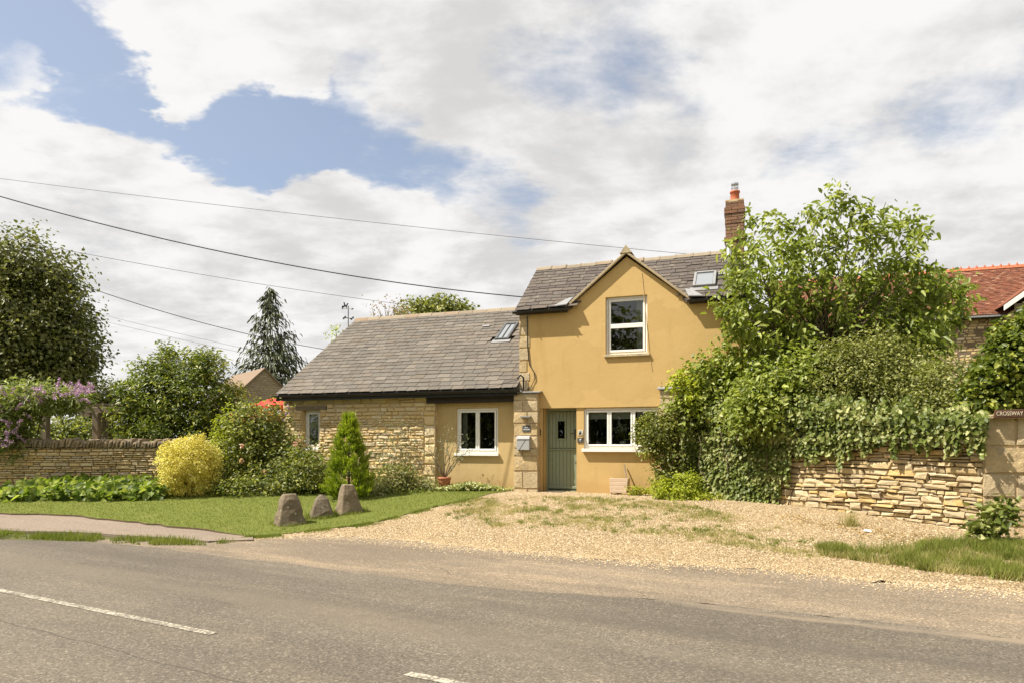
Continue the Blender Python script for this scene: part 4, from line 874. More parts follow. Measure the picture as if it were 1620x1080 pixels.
M['stone_rubble'] = pieces('rubble_limestone', [(0, (.41, .315, .17)), (.2, (.50, .395, .225)), (.4, (.36, .285, .175)), (.5, (.50, .36, .15)), (.62, (.52, .42, .25)), (.8, (.40, .325, .21)), (1, (.54, .45, .29))], .5, 12, lichen=(8, .57, (.30, .27, .21), .6), bd=.03)
SVR = stone_variants('stone', M['stone_rubble'], 14, .05, .12, .10, .12)
lay('stone', bs_, bframe, SVR, bw, .007, .16, (-.03, .03), 300, keep=lambda s: -s[0])
pr = empty('gate_pier', (7.02, 10.18, 0), math.atan2(-.30, .95), label='tall pale stone gate pier at the right edge with a slab on top', cat='pier')
MB().box(.012, 1.6, .012, .6, -.1, 1.92).build('core', M['mortar'], pr)
z = .05
for r, h in enumerate((.30, .42, .36, .40, .44)):
    sp = [0, .62, 1.6] if r % 2 else [0, .42, .98, 1.6]
    for a, b in zip(sp[:-1], sp[1:]):
        o = bpy.data.objects.new('stone_block', random.choice(SVP)); COL.objects.link(o); o.parent = pr
        o.matrix_local = Matrix.Translation(((a+b)/2, .30+random.gauss(0, .004), z+h/2)) @ Matrix.Diagonal((b-a-.012, .62, h-.012, 1))
    z += h
bevel(MB().box(-.06, 1.7, -.08, .68, 1.935, 2.0).build('cap_slab', M['stone_pale'], pr), .015)
sg = empty('house_name_board', (7.02, 10.18, 0), math.atan2(-.30, .95), label='dark brown wooden name board reading CROSSWAY on the gate pier', cat='sign')
bevel(MB().prism([(.10, -.13, 1.945), (.49, -.13, 1.955), (.52, -.13, 2.01), (.47, -.13, 2.075), (.12, -.13, 2.065)], (0, .045, 0)).build('board', M['sign_wood'], sg), .008)
fc = bpy.data.curves.new('lettering', 'FONT'); fc.body = 'CROSSWAY'; fc.size = .085; fc.extrude = .002; fo = bpy.data.objects.new('tmp', fc); COL.objects.link(fo)
dg = bpy.context.evaluated_depsgraph_get(); tm = bpy.data.meshes.new_from_object(fo.evaluated_get(dg)); bpy.data.objects.remove(fo); tm.materials.clear(); tm.materials.append(M['letter'])
lo_ = bpy.data.objects.new('lettering', tm); COL.objects.link(lo_); lo_.parent = sg; lo_.location = (.13, -.1335, 1.985); lo_.rotation_euler = (R(90), 0, 0)
wx = max(v.co.x for v in tm.vertices); lo_.scale = (.335/wx, 1, 1)

# ================================================================== staddle stones
def staddle(px, py, w, h, tw, label, rz, lean=0.0, pointed=False):
    X, Y = gp(px, py); s = Y/F; w, h, tw = w*s, h*s, tw*s; bm = bmesh.new(); rows = 7; n = 12; V = []
    for r in range(rows):
        t = r/(rows-1); hw = (w+(tw-w)*t**(1.25 if pointed else .95))/2*(1 if r < rows-1 else (.62 if pointed else .86))
        for k in range(n):
            a = 2*math.pi*(k+.5)/n; c, s_ = math.cos(a), math.sin(a); e = (abs(c)**5+abs(s_)**5)**(-1/5)
            j = 1+random.gauss(0, .035); V.append((hw*e*c*j+lean*t, hw*e*s_*j*.9, t*h*(1+random.gauss(0, .012) if r == rows-1 else 1)-.04*(1-t)))
    Fc = [(r*n+k, r*n+(k+1) % n, (r+1)*n+(k+1) % n, (r+1)*n+k) for r in range(rows-1) for k in range(n)]+[tuple((rows-1)*n+k for k in range(n))]
    o = mesh('staddle_stone', V, Fc, M['stadd'], None, label=label, cat='stone', group='staddle stones on the lawn'); o.location = (X, Y, float(zg(X, Y))+.03); o.rotation_euler = (0, 0, rz)
    bevel(o, .018, 2)
staddle(458, 829, 50, 46, 24, 'leftmost staddle stone, broad flat topped, with a pale lower face', .55)
staddle(509, 818, 38, 33, 15, 'smallest staddle stone, brown, between the two larger ones', .35, .0, True)
staddle(552, 811, 42, 43, 19, 'rightmost staddle stone, dark and lichen spotted, before the bright conifer', .6, -.03)

# ================================================================== neighbouring houses behind
def simple_roof_rows(name, p0, ud, up, width, length, expo, tw, mat, parent, th=.02):
    """small tiles laid in rows on a slope (joined: too small to pick apart)"""
    V, Fc = [], []; ud, up = Vector(ud), Vector(up); n = ud.cross(up).normalized(); p0 = Vector(p0); rows = int(length/expo)
    for r in range(rows):
        a = -(tw/2 if r % 2 else 0)
        while a < width:
            a0, a1 = max(a, 0), min(a+tw-.006, width); a += tw
            if a1-a0 < .02: continue
            l = random.gauss(0, .006); b = len(V); s0, s1 = r*expo+random.gauss(0, .006), (r+1)*expo+.04
            q = [p0+ud*a0+up*s0+n*(th*1.9+l), p0+ud*a1+up*s0+n*(th*1.9+l), p0+ud*a1+up*s1+n*(th*.6), p0+ud*a0+up*s1+n*(th*.6)]
            V += [tuple(v) for v in q]+[tuple(v-n*th*.9) for v in q[:2]]; Fc += [(b, b+1, b+2, b+3), (b+4, b+5, b+1, b)]
    return mesh(name, V, Fc, mat, parent, kind='stuff')
# red tiled house on the right
RO = Vector((19.2, 28.0, .4)); rh = empty('red_roofed_house', RO, -TH, label='stone house with red clay tiled roof and white bargeboard on the right', cat='house')
rf = lambda px, py, v=0.0: fac(px, py, v, RO)
re_u, re_z = rf(1540, 501); rd = 2.45; rdz = 2.45
mb = MB(); RL, RR = re_u-7.5, rf(1592, 500)[0]
mb.box(RL+.2, RR, .15, 2*rd-.15, -.3, re_z+.05).prism([(RL+.2, .15, re_z+.05), (RL+.2, 2*rd-.15, re_z+.05), (RL+.2, rd, re_z+rdz-.1)], (.2, 0, 0))
rwall = mb.build('wall', M['joint'], rh)
st2 = courses(re_u-2.6, RR, re_z-3.2, re_z, .09, .14, .16, .4)
SVN = stone_variants('stone', M['stone'], 6); lay('stone', st2, lambda a, o, z: ((a, .15-o, z), 0), SVN, rwall, .012, .1, (-.01, .015), 300)
L_ = math.hypot(rd+.25, rdz); up = Vector((0, rd+.25, rdz)).normalized()
RX = RR+9
MB().prism([(RL, -.25, re_z), (RX, -.25, re_z), (RX, rd, re_z+rdz), (RL, rd, re_z+rdz)], (0, .03, -.06)).prism([(RL, rd, re_z+rdz), (RX, rd, re_z+rdz), (RX, 2*rd+.25, re_z), (RL, 2*rd+.25, re_z)], (0, 0, -.06)).build('roof', M['redtile'], rh)
simple_roof_rows('roof_tiles', (RL, -.25, re_z), (1, 0, 0), up, RX-RL, L_, .105, .165, M['redtile'], rh)
n_ = int((RX-RL)/.3); rt = MB()
for i in range(n_):
    a = RL+i*.3; MB().prism([(a, rd-.15, re_z+rdz-.06), (a, rd, re_z+rdz+.09), (a, rd+.15, re_z+rdz-.06)], (.285, 0, 0)).tube([(a+.14, rd, re_z+rdz+.06), (a+.14, rd, re_z+rdz+.17)], .06, 6, .02).build('ridge_tile', M['pot_red'], rh)
MB().box(RL, RR+.3, -.30, -.18, re_z-.09, re_z-.02).build('gutter', M['lead'], rh)
MB().box(RL, RR, -.2, .16, re_z-.13, re_z-.09).build('soffit', M['beam'], rh)
# front gable with white bargeboard, boarded wall
g0, gz0_ = rf(1588, 492, -1.2); sl_ = 1.0; gw_ = 2.9
m = MB(); m.box(g0+.35, g0+2*gw_-.35, -1.0, .5, -.3, gz0_-.05).prism([(g0+.3, -1.0, gz0_-.05), (g0+2*gw_-.3, -1.0, gz0_-.05), (g0+gw_, -1.0, gz0_+gw_*.72)], (0, 1.2, 0)); m.build('gable_wall', M['stone_pale'], rh)
for i in range(14):
    a = g0+.4+i*.36
    if a > g0+2*gw_-.5: break
    hgt = (gw_-abs(a+.16-g0-gw_))*.72-.12
    if hgt > .1: bevel(MB().box(a, a+.33, -1.05, -1.0, gz0_-.15, gz0_+hgt).build('cladding_board', M['oldwood'], rh), .006, 1)
for sgn in (1, -1):
    e = Vector((g0 if sgn > 0 else g0+2*gw_, -1.25, gz0_)); ap = Vector((g0+gw_, -1.25, gz0_+gw_*.76)); bevel(MB().prism([e, ap, ap+Vector((0, 0, .26)), e+Vector((0, 0, .22))], (0, .05, 0)).build('bargeboard', M['white'], rh), .006, 1)
    MB().prism([e+Vector((0, .0, .22)), ap+Vector((0, 0, .26)), ap+Vector((0, 3.2, .26)), e+Vector((0, 1.6, .22))], (0, 0, .06)).build('gable_roof', M['redtile'], rh)
window(rh, g0+1.0, g0+2.4, gz0_-1.5, gz0_-.35, -1.06, 2); 
MB().tube([(RR-.02, .1, re_z-.1), (RR-.1, .05, re_z-.3), (RR-.1, .05, re_z-3.0)], .05, 8).build('downpipe', M['grey_paint'], rh)
# small far cottage beyond the shrubs on the left
A = P(418, 581, 60); fh = empty('far_cottage', (A.x, A.y, 0), 0, label='far stone cottage gable with brown tiled roof behind the laurel', cat='house')
gdv = Vector((.80, .60, 0)); rdv = Vector((-.62, .78, 0)); hw_ = 2.35; dr = 2.3; az = A.z
pl = lambda g, r, z: tuple(gdv*g+rdv*r+Vector((0, 0, z)))
m = MB(); m.prism([pl(-hw_+.15, 0, 0), pl(hw_-.15, 0, 0), pl(hw_-.15, 0, az-dr+.1), pl(0, 0, az-.12), pl(-hw_+.15, 0, az-dr+.1)], rdv*9); fw = m.build('wall', M['stone_dark'], fh)
m = MB()
for sg_ in (-1, 1): m.prism([pl(0, -.2, az), pl(sg_*hw_*1.05, -.2, az-dr*1.05), pl(sg_*hw_*1.05, 9.2, az-dr*1.05), pl(0, 9.2, az)], (0, 0, -.12))
m.build('roof', M['browntile'], fh)
simple_roof_rows('roof_tiles', pl(-hw_*1.05, -.2, az-dr*1.05), tuple(rdv), tuple((Vector(pl(0, 0, dr*1.05))-Vector(pl(-hw_*1.05, 0, 0))).normalized()), 9.4, math.hypot(hw_, dr)*1.05, .16, .26, M['browntile'], fh)
sr = courses(-hw_+.2, hw_-.2, az-4.2, az-.2, .14, .22, .25, .6, top=lambda a: az-.25-abs(a)*dr/hw_)
SVF = stone_variants('stone', pieces('grey_limestone', [(0, (.27, .21, .14)), (.5, (.33, .27, .19)), (1, (.25, .21, .16))]), 6)
lay('stone', sr, lambda a, o, z: (tuple(gdv*a-rdv*(.02+o)+Vector((0, 0, z))), math.atan2(gdv.y, gdv.x)), SVF, fw, .02, .15, (0, .02), 200)

# ================================================================== overhead cables
def wire(pts, r, mat, label, sag=0.0):
    a, b = P(*pts[0]), P(*pts[-1]); n = 40; Q = [a.lerp(b, i/n)-Vector((0, 0, sag*4*(i/n)*(1-i/n))) for i in range(n+1)]
    MB().tube(Q, r, 5, cap=False).build('overhead_cable', M[mat], None, True, label=label, cat='cable', group='overhead cables')
def ext(x0, y0, x1, y1, Y0, Y1, X):          # carry a cable on to the left, beyond the frame
    t = (X-x0)/(x1-x0); return (X, y0+(y1-y0)*t, Y0)
wire([(-160, 262, 20), (1150, 408, 19.2)], .007, 'grey_cable', 'highest thin cable across the sky to the chimney ridge', .12)
wire([(-160, 262, 15), (826, 470, 16.45)], .013, 'cable', 'thick black cable running to the corner of the yellow cottage', .42)
wire([(-160, 342, 27), (655, 484, 32)], .010, 'grey_cable', 'thin cable passing behind the stone wing ridge', .25)
wire([(-120, 352, 24), (512, 552, 30)], .014, 'cable', 'black cable passing the dark fir down to the wing roof', .55)
wire([(-100, 425, 45), (420, 558, 45)], .010, 'grey_cable', 'upper of two faint cables behind the left tree', .25)
wire([(-100, 437, 45), (420, 565, 45)], .010, 'grey_cable', 'lower of two faint cables behind the left tree', .25)

# ================================================================== garden things behind the left wall
pg_ = empty('pergola', P(110, 690, 20.0)*1, 0, label='weathered wooden pergola behind the garden wall', cat='pergola'); pg_.location.z = .4
def pgx(px, Y=20.0): return (px-810)/F*Y-pg_.location.x
zt_ = P(0, 646, 20).z-.4; zb_ = P(0, 653, 20).z-.4
for px in (72, 153): bevel(MB().box(pgx(px)-.085, pgx(px)+.085, -.09, .09, 0, zb_).build('post', M['oldwood'], pg_), .01)
for px in (80, 160): bevel(MB().box(pgx(px)-.07, pgx(px)+.07, 2.6, 2.74, 0, zb_-.02).build('post', M['oldwood'], pg_), .01)
for y_ in (0, 2.65): bevel(MB().box(pgx(40), pgx(200), y_-.05, y_+.05, zb_+.002, zt_+.05).build('beam', M['oldwood'], pg_), .01)
for k in range(11): a = pgx(50)+k*.28; bevel(MB().box(a, a+.05, -.3, 2.95, zt_+.052, zt_+.14).build('rafter', M['oldwood'], pg_), .008)
for k in range(10): a = pgx(50)+k*.28; MB().box(a+.055, a+.275, .10, 2.6, zt_+.06, zt_+.075).build('roof_panel', M['cream'], pg_)
ch = empty('garden_chair', (P(136, 690, 20.6).x, 20.6, .4), .3, label='grey hooped metal garden chair under the pergola', cat='chair')
for s_, y_ in ((-.32, 0), (.32, .0)):
    MB().tube([(s_-.22, y_-.3, 0), (s_-.2, y_-.2, .9)]+[(s_-.2+.42*(1-math.cos(t*.26)), y_-.2, .9+.42*math.sin(t*.26)) for t in range(1, 7)], .022, 7).build('hoop', M['steel'], ch, True)
MB().box(-.35, .4, -.3, .25, .42, .5).build('seat', M['grey_paint'], ch); MB().box(-.35, .4, .2, .26, .5, 1.15).build('backrest', M['grey_paint'], ch)
for sx in (-.3, .35):
    for sy in (-.25, .2): MB().tube([(sx, sy, 0), (sx, sy, .42)], .018, 6).build('leg', M['steel'], ch)
tr = empty('trellis', (P(172, 690, 21).x, 21, .4), 0, label='wooden slatted trellis right of the pergola post', cat='trellis')
for k in range(6): MB().box(-.55, .7, -.01, .01, 1.25+k*.105, 1.28+k*.105).build('slat', M['oldwood'], tr)
for x_ in (-.5, .1, .65): MB().box(x_-.02, x_+.02, .011, .035, 0, 1.86).build('post', M['oldwood'], tr)
tb = empty('garden_table', (P(175, 690, 19.6).x, 19.9, .4), 0, label='pale wooden garden table behind the wall coping', cat='table')
bevel(MB().box(-.6, .6, -.35, .35, 1.22, 1.27).build('table_top', M['pinewood'], tb), .008)
for sx in (-.52, .52):
    for sy in (-.28, .28): MB().box(sx-.03, sx+.03, sy-.03, sy+.03, 0, 1.22).build('leg', M['pinewood'], tb)
ua = P(456, 622, 21.5); um = empty('parasol', (ua.x, ua.y, .4), 0, label='red garden parasol beside the stone wing gable', cat='parasol'); hz = ua.z-.4
cv = MB(); n8 = 8
for k in range(n8):
    a, b = 2*math.pi*k/n8, 2*math.pi*(k+1)/n8; r_ = 1.35; cv.poly([(0, 0, hz), (r_*math.cos(a), r_*math.sin(a), hz-.42), (r_*math.cos(b), r_*math.sin(b), hz-.42)]); cv.poly([(r_*math.cos(a), r_*math.sin(a), hz-.42), (r_*math.cos(a), r_*math.sin(a), hz-.54), (r_*math.cos(b), r_*math.sin(b), hz-.54), (r_*math.cos(b), r_*math.sin(b), hz-.42)])
cv.build('canopy', M['red_canvas'], um)
MB().tube([(0, 0, 0), (0, 0, hz+.06)], .024, 8).build('pole', M['oldwood'], um)

# ================================================================== trees and shrubs
def plant(name, base, label, cat, group=None):
    return empty(name, base, 0, label=label, cat=cat, group=group)
def to_local(o, par): o.parent = par; o.location = -par.location; return o
def grow(name, bx, by, label, cat, builders, group=None):
    e = plant(name, (bx, by, float(zg(bx, by))), label, cat, group)
    for b in builders:
        for o in (b if isinstance(b, (list, tuple)) else [b]): to_local(o, e)
    return e
def limbs(base, tips, r0, r1, name='trunk', n=6, amp=.05, sides=7, fork=None):
    m = MB(); base = Vector(base); f = Vector(fork) if fork is not None else None
    if f is not None: m.tube(wander(base, f, 5, .03), r0*1.5, sides+2, r0*1.15)
    for t in tips: m.tube(wander(f if f is not None else base, t, n, amp), r0, sides, r1)
    return m.build(name, M['bark'], None, True)
# big broadleaf tree far left
Y = 32; lb = [lobe(20, 520, Y, 110, 110), lobe(-60, 470, Y, 110, 90), lobe(75, 560, Y, 72, 70), lobe(45, 430, Y, 70, 52), lobe(102, 525, Y, 48, 60), lobe(60, 480, Y, 70, 70), lobe(30, 600, Y, 110, 50), lobe(105, 600, Y, 40, 30), lobe(-120, 560, Y, 120, 110)]
bx = P(10, 690, Y)
grow('broadleaf_tree', bx.x, Y, 'big rounded broadleaf tree beyond the garden at the far left', 'tree', [
    bush('crown', lb, 62000, .175, L['far'], None, .62, .40, 60, zmin=1.2, kwc=dict(lo=.25, hi=1.08)), limbs((bx.x, Y, .3), [c for c, r in lb], .16, .05, 'trunk', fork=(bx.x, Y, 2.6))])
Y = 36; lb = [lobe(168, 625, Y, 34, 26), lobe(190, 640, Y, 26, 22), lobe(150, 650, Y, 30, 26)]
bx = P(170, 690, Y); grow('small_tree', bx.x, Y, 'thin wispy small tree between the big tree and the laurel', 'tree', [bush('crown', lb, 3400, .17, L['far'], None, .5, .22, 10, zmin=.6, kwc=dict(lo=.2)), limbs((bx.x, Y, .3), [c for c, r in lb], .07, .02, fork=(bx.x, Y, 1.5))])
# dark fir
def fir(bx, by, h, w, label):
    m = MB().tube([(bx, by, .3), (bx, by, h)], .22, 8, .02); pos, ax, nr = [], [], []
    for r in range(60):
        t = r/59; z = .6+(h-.7)*t; rad = w*(1-t)**.72*(.75+.3*RS.rand())+.12
        for k in range(11 if t < .7 else 8):
            a = RS.rand()*6.28; rr = rad*(.7+.4*RS.rand()); d = np.array([math.cos(a), math.sin(a), 0])
            nl = max(6, int(26*rr/w)); s = RS.rand(nl)**.7
            p = np.array([bx, by, z])+d*rr*s[:, None]+np.array([0, 0, 1.])*((-.45*s+.30*s*s)*rr)[:, None]+RS.normal(size=(nl, 3))*.10*(1+.8*s[:, None]); pos.append(p)
            ax.append(np.tile(d*.7, (nl, 1))+np.array([0, 0, -.85])+RS.normal(size=(nl, 3))*.3); nr.append(np.tile(d*.5, (nl, 1))+np.array([0, 0, .5])+RS.normal(size=(nl, 3))*.4)
    pos, ax, nr = map(np.concatenate, (pos, ax, nr)); ln = .55*(.6+.7*RS.rand(len(pos)))
    return grow('fir_tree', bx, by, label, 'tree', [m.build('trunk', M['bark'], None, True), leaves('crown', pos, ax, nr, ln, ln*.30, L['fir'])])
b_ = P(428, 640, 70); fir(b_.x, 70, P(0, 457, 70).z, 6.6, 'tall dark pointed fir behind the far cottage roof')
# tree tops behind the wing ridge
Y = 46; lb = [lobe(665, 500, Y, 34, 20), lobe(705, 495, Y, 38, 22), lobe(735, 503, Y, 22, 18), lobe(690, 530, Y, 60, 34)]
bx = P(695, 690, Y); grow('roundtop_tree', bx.x, Y, 'green rounded tree top showing above the wing ridge', 'tree', [bush('crown', lb, 7000, .26, L['olive'], None, .6, .3, 14, zmin=2), limbs((bx.x, Y, .3), [c for c, r in lb], .2, .06, fork=(bx.x, Y, 4))])
Y = 40; tips = [P(595+random.uniform(-8, 50), 482+random.uniform(0, 22), Y+random.uniform(-1, 1)) for _ in range(26)]; bx = P(612, 690, Y)
tps = np.array([list(t) for t in tips]); ii = np.repeat(np.arange(26), 9)
grow('sparse_tree', bx.x, Y, 'sparse pinkish twiggy tree just above the wing ridge', 'tree', [limbs((bx.x, Y, .3), tips, .05, .012, fork=(bx.x, Y, 6.2)), leaves('crown', tps[ii]+RS.normal(size=(len(ii), 3))*.3, rdir(len(ii)), rdir(len(ii)), .14, .07, L['twig'])])
Y = 27; lb = [lobe(532, 528, Y, 14, 8), lobe(540, 545, Y, 16, 14)]; bx = P(545, 690, Y)
grow('shrub_behind_roof', bx.x, Y, 'yellowish shrub twig poking out behind the wing verge', 'shrub', [bush('crown', lb, 260, .11, L['lime'], None, .4, .12, 6, zmin=2), limbs((bx.x, Y, .3), [lb[0][0], lb[1][0]], .05, .02, fork=(bx.x, Y, 3))])
# hedge mass behind the pergola
for k, (px, w, h0) in enumerate(((20, 60, 655), (95, 50, 662), (150, 45, 664), (215, 40, 640))):
    Y = 24; lb = [lobe(px, 705, Y, w, 705-h0), lobe(px+w*.4, 700, Y, w*.6, (705-h0)*.8)]; b = P(px, 690, Y)
    grow('hedge_shrub', b.x, Y, ('leafy shrub under the lilac at the left edge', 'leafy dark shrub seen through the pergola left bay', 'leafy shrub behind the pergola right post', 'leafy shrub between the pergola and the laurel')[k], 'shrub',
         [bush('foliage', lb, 3600, .13, L['rose'], None, .55, .16, 12), limbs((b.x, Y, .3), [lb[0][0], lb[1][0]], .05, .02, 'stem')], 'shrubs behind the pergola')
# laurel behind the wall
Y = 20.2; lb = [lobe(285, 640, Y, 92, 78), lobe(240, 625, Y, 50, 48), lobe(325, 618, Y, 54, 58), lobe(280, 595, Y, 48, 42), lobe(345, 650, Y, 38, 55), lobe(232, 665, Y, 44, 40), lobe(262, 585, Y, 26, 30), lobe(335, 585, Y, 26, 28), lobe(258, 562, Y, 9, 18), lobe(330, 566, Y, 8, 16), lobe(290, 690, Y, 90, 40)]
b = P(285, 690, Y); grow('laurel_bush', b.x, Y, 'large glossy dark green laurel behind the garden wall', 'shrub', [bush('foliage', lb, 21000, .115, L['bay'], None, .42, .13, 34, zmin=.5, kwc=dict(lo=.30, hi=1.1, up=.5)), limbs((b.x, Y, .3), [c for c, r in lb], .05, .015, 'stem')])
def flower(name, centers, per, spread, ln, wd, mat, axes=None, length=0.0):
    out = []
    for i, c in enumerate(centers):
        d = rdir(per); p = np.asarray(c)+d*spread
        if axes is not None: t = RS.rand(per); p = np.asarray(c)+axes[i]*(t*length)[:, None]+d*(spread*(1.25-t))[:, None]
        out.append(leaves(name, p, d, rdir(per), ln, wd, mat))
    return out
# buddleia over the wall
Y = 18.1; lb = [lobe(8, 658, Y, 44, 42), lobe(70, 630, Y, 55, 17), lobe(110, 632, Y, 32, 13), lobe(-50, 665, Y, 60, 55), lobe(18, 700, Y, 36, 30), lobe(45, 622, Y, 40, 18)]
tp = np.array([np.array(P(x_, y_, Y-.5+RS.rand()*.9)) for x_, y_ in [(RS.uniform(-10, 150), 0) for _ in range(80)]])
sx_ = RS.uniform(-20, 150, 80); sy_ = 612+np.abs(sx_-65)*.16+RS.rand(80)**1.3*85; tp = np.array([np.array(P(a, b if a < 50 else 608+(b-608)*.33, Y-.75+RS.rand()*.5)) for a, b in zip(sx_, sy_)])
dd = unit(RS.normal(size=(80, 3))*np.array([1, .6, .2])+np.array([-.2, -.3, .55]))
b = P(40, 690, Y+.5); grow('buddleia_bush', b.x, Y+.7, 'buddleia with lilac flower spikes hanging over the garden wall', 'shrub', [bush('foliage', lb, 11000, .15, L['bud'], None, .28, .13, 12, zmin=1.05, kwc=dict(lo=.35)), flower('flower_spike', tp, 34, .017, .04, .03, L['purple'], dd, .24), limbs((b.x, Y+.7, .3), [c+np.array([0, .2, 0]) for c, r in lb], .03, .01, 'stem')])
# golden clipped shrub
X, Yg = gp(300, 786); c0 = np.array([X, Yg, float(zg(X, Yg))+.80]); c0[2] -= .06; lb = [(c0, np.array([.64, .62, .70])), (c0+np.array([.05, 0, -.28]), np.array([.66, .62, .46])), (c0+np.array([-.1, 0, .06]), np.array([.60, .58, .60])), (c0+np.array([.16, 0, .1]), np.array([.50, .5, .54]))]
lb += [(c0+unit(RS.normal(size=(1, 3))*np.array([1, 1, .7])+np.array([0, 0, .35]))[0]*np.array([.58, .55, .64]), np.array([.14, .14, .16])*(.7+.7*RS.rand())) for _ in range(18)]
grow('golden_shrub', X, Yg, 'rounded clipped golden yellow shrub in front of the wall', 'shrub', [bush('foliage', lb, 17000, .042, L['gold'], None, .62, .045, 16, kwc=dict(lo=.55, hi=1.08)), limbs((X, Yg, float(zg(X, Yg))), [c0+np.array(v) for v in ((.2, 0, .2), (-.3, .1, .1), (0, -.2, .3))], .03, .01, 'stem')])
# rose and mixed border shrubs
Y = 17.3; rb = P(415, 780, Y)
lb = [lobe(400, 700, Y, 58, 58), lobe(440, 735, Y, 70, 50), lobe(375, 740, Y, 50, 48), lobe(410, 665, Y, 40, 30)]
fl = np.concatenate([np.array([np.array(P(RS.uniform(355, 480), RS.uniform(690, 760), Y-.85)) for _ in range(7)])]); 
top = np.array([np.array(P(x_, 648+abs(x_-415)*.12+RS.rand()*14, Y-.3+RS.rand()*.5)) for x_ in RS.uniform(368, 448, 30)])
grow('rose_bush', rb.x, Y, 'large rose bush with pink and orange flowers left of the stone wing', 'shrub', [bush('foliage', lb, 13000, .08, L['rose'], None, .6, .12, 26, kwc=dict(lo=.3, hi=1.14)),
     flower('rose_flower', fl, 14, .022, .05, .045, L['pink']), flower('orange_flower', top, 8, .03, .05, .04, L['orange']),
     flower('pale_flower', top[:22]+RS.normal(size=(22, 3))*.12, 7, .025, .05, .04, L['purple']), limbs((rb.x, Y, .35), [c for c, r in lb], .02, .008, 'stem')])
Y = 16.9; lb = [lobe(362, 660, Y, 9, 26), lobe(347, 680, Y, 10, 24), lobe(356, 700, Y, 22, 30)]; b = P(355, 780, Y)
grow('tall_spire_plant', b.x, Y, 'light green spire shrub rising left of the rose bush', 'shrub', [bush('foliage', lb, 1300, .07, L['lime'], None, .3, .05, 8), limbs((b.x, Y, .35), [c for c, r in lb], .015, .006, 'stem')])
Y = 16.2; lb = [lobe(480, 752, Y, 38, 40), lobe(455, 770, Y, 40, 24), lobe(500, 770, Y, 22, 26), lobe(395, 775, Y, 60, 20)]; b = P(470, 788, Y)
grow('border_shrub', b.x, Y, 'low dark green border shrub between rose bush and bright conifer', 'shrub', [bush('foliage', lb, 7500, .07, L['rose'], None, .6, .08, 14, kwc=dict(lo=.4)), limbs((b.x, Y, .35), [c for c, r in lb], .015, .006, 'stem')])
# bright cone shaped conifer
X, Yc = gp(552, 787); z0 = float(zg(X, Yc)); H = P(0, 655, Yc).z-z0; m = MB().tube([(X, Yc, z0), (X, Yc, z0+H*.8)], .035, 7, .01); n = 15000
K = 620; t = RS.rand(K)**1.25; prof = lambda t: (.58*(1-t)**.85+.02)*np.clip(t*7+.45, 0, 1); a = RS.rand(K)*6.283; rr = prof(t)*(.60+.48*RS.rand(K)+.35*(RS.rand(K) > .93)); cen = np.stack([X+np.cos(a)*rr, Yc+np.sin(a)*rr, z0+.04+t*H*.95], 1)
ii = np.repeat(np.arange(K), 30); o_ = np.stack([np.cos(a), np.sin(a), np.zeros(K)], 1)[ii]; dirs = o_*.6+np.array([0, 0, .95])+RS.normal(size=(len(ii), 3))*.38
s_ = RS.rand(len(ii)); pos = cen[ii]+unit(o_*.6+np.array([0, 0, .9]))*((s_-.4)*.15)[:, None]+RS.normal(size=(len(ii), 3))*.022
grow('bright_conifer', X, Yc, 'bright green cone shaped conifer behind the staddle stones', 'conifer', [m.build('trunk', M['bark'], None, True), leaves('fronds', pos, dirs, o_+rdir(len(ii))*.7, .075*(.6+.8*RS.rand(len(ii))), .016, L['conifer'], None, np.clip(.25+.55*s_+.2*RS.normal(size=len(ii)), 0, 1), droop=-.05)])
# low shrubs along the wing
for k, (px, py, rx, rz, mt, n, sz, lab, Yo) in enumerate(((625, 760, 36, 28, 'shrub', 4200, .06, 'bushy olive green shrub right of the bright conifer', -1.4), (625, 705, 42, 42, 'grey', 800, .06, 'wispy grey climber against the rubble wall right of the conifer', -.35),
        (655, 770, 30, 20, 'shrub', 2600, .055, 'low bushy plant below the rubble wall corner', -1.0), (597, 782, 22, 18, 'varieg', 1600, .055, 'pale variegated plant at the foot of the conifer', -2.0), (645, 784, 44, 9, 'grass', 2600, .06, 'low green leafy edging along the lawn bed', -1.6), (680, 772, 22, 18, 'varieg', 1700, .05, 'cream and green plant left of the terracotta pot', -.7))):
    u_ = fac(px, 700)[0]; w = loc2w(u_, Yo, 0); lb = [lobe(px, py, w.y, rx, rz, max(.25, rx*w.y/F*.5)), lobe(px+rx*.3, py+rz*.4, w.y, rx*.7, rz*.6, .3), lobe(px-rx*.35, py+rz*.4, w.y, rx*.6, rz*.6, .3)]
    grow('border_plant', w.x, w.y, lab, 'plant', [bush('foliage', lb, n, sz, L[mt], None, .5, .06 if k != 1 else .12, 9, kwc=dict(lo=.2)), limbs((w.x, w.y, float(zg(w.x, w.y))), [c for c, r in lb], .010, .004, 'stem')], 'plants in the bed along the stone wing')
# potted olive
w = loc2w(*[fac(703, 700, -.45)[0]], -.45, 0); pz = float(zg(w.x, w.y))+.0; po = empty('potted_olive', (w.x, w.y, pz), 0, label='young grey olive tree in a terracotta pot beside the tan panel', cat='potted tree')
MB().lathe((0, 0, 0), [(.12, 0), (.15, .25), (.155, .28), (.165, .285), (.165, .33), (.14, .335)], 18).build('pot', M['terracotta'], po, True)
tl = [(-.25, 0, .9), (.12, -.05, 1.55), (.25, .0, 1.2), (-.1, .05, 1.3), (.5, -.05, 1.35), (-.62, .0, 1.25), (.62, 0, 1.05), (-.45, 0, 1.5), (.35, 0, .85)]; m = MB()
for t in tl: m.tube(wander((0, 0, .3), t, 6, .05), .014, 5, .004)
m.build('stem', M['oldwood'], po, True); tq = np.array(tl); ii = np.repeat(np.arange(len(tl)), 44); tt = .45+.6*RS.rand(len(ii))
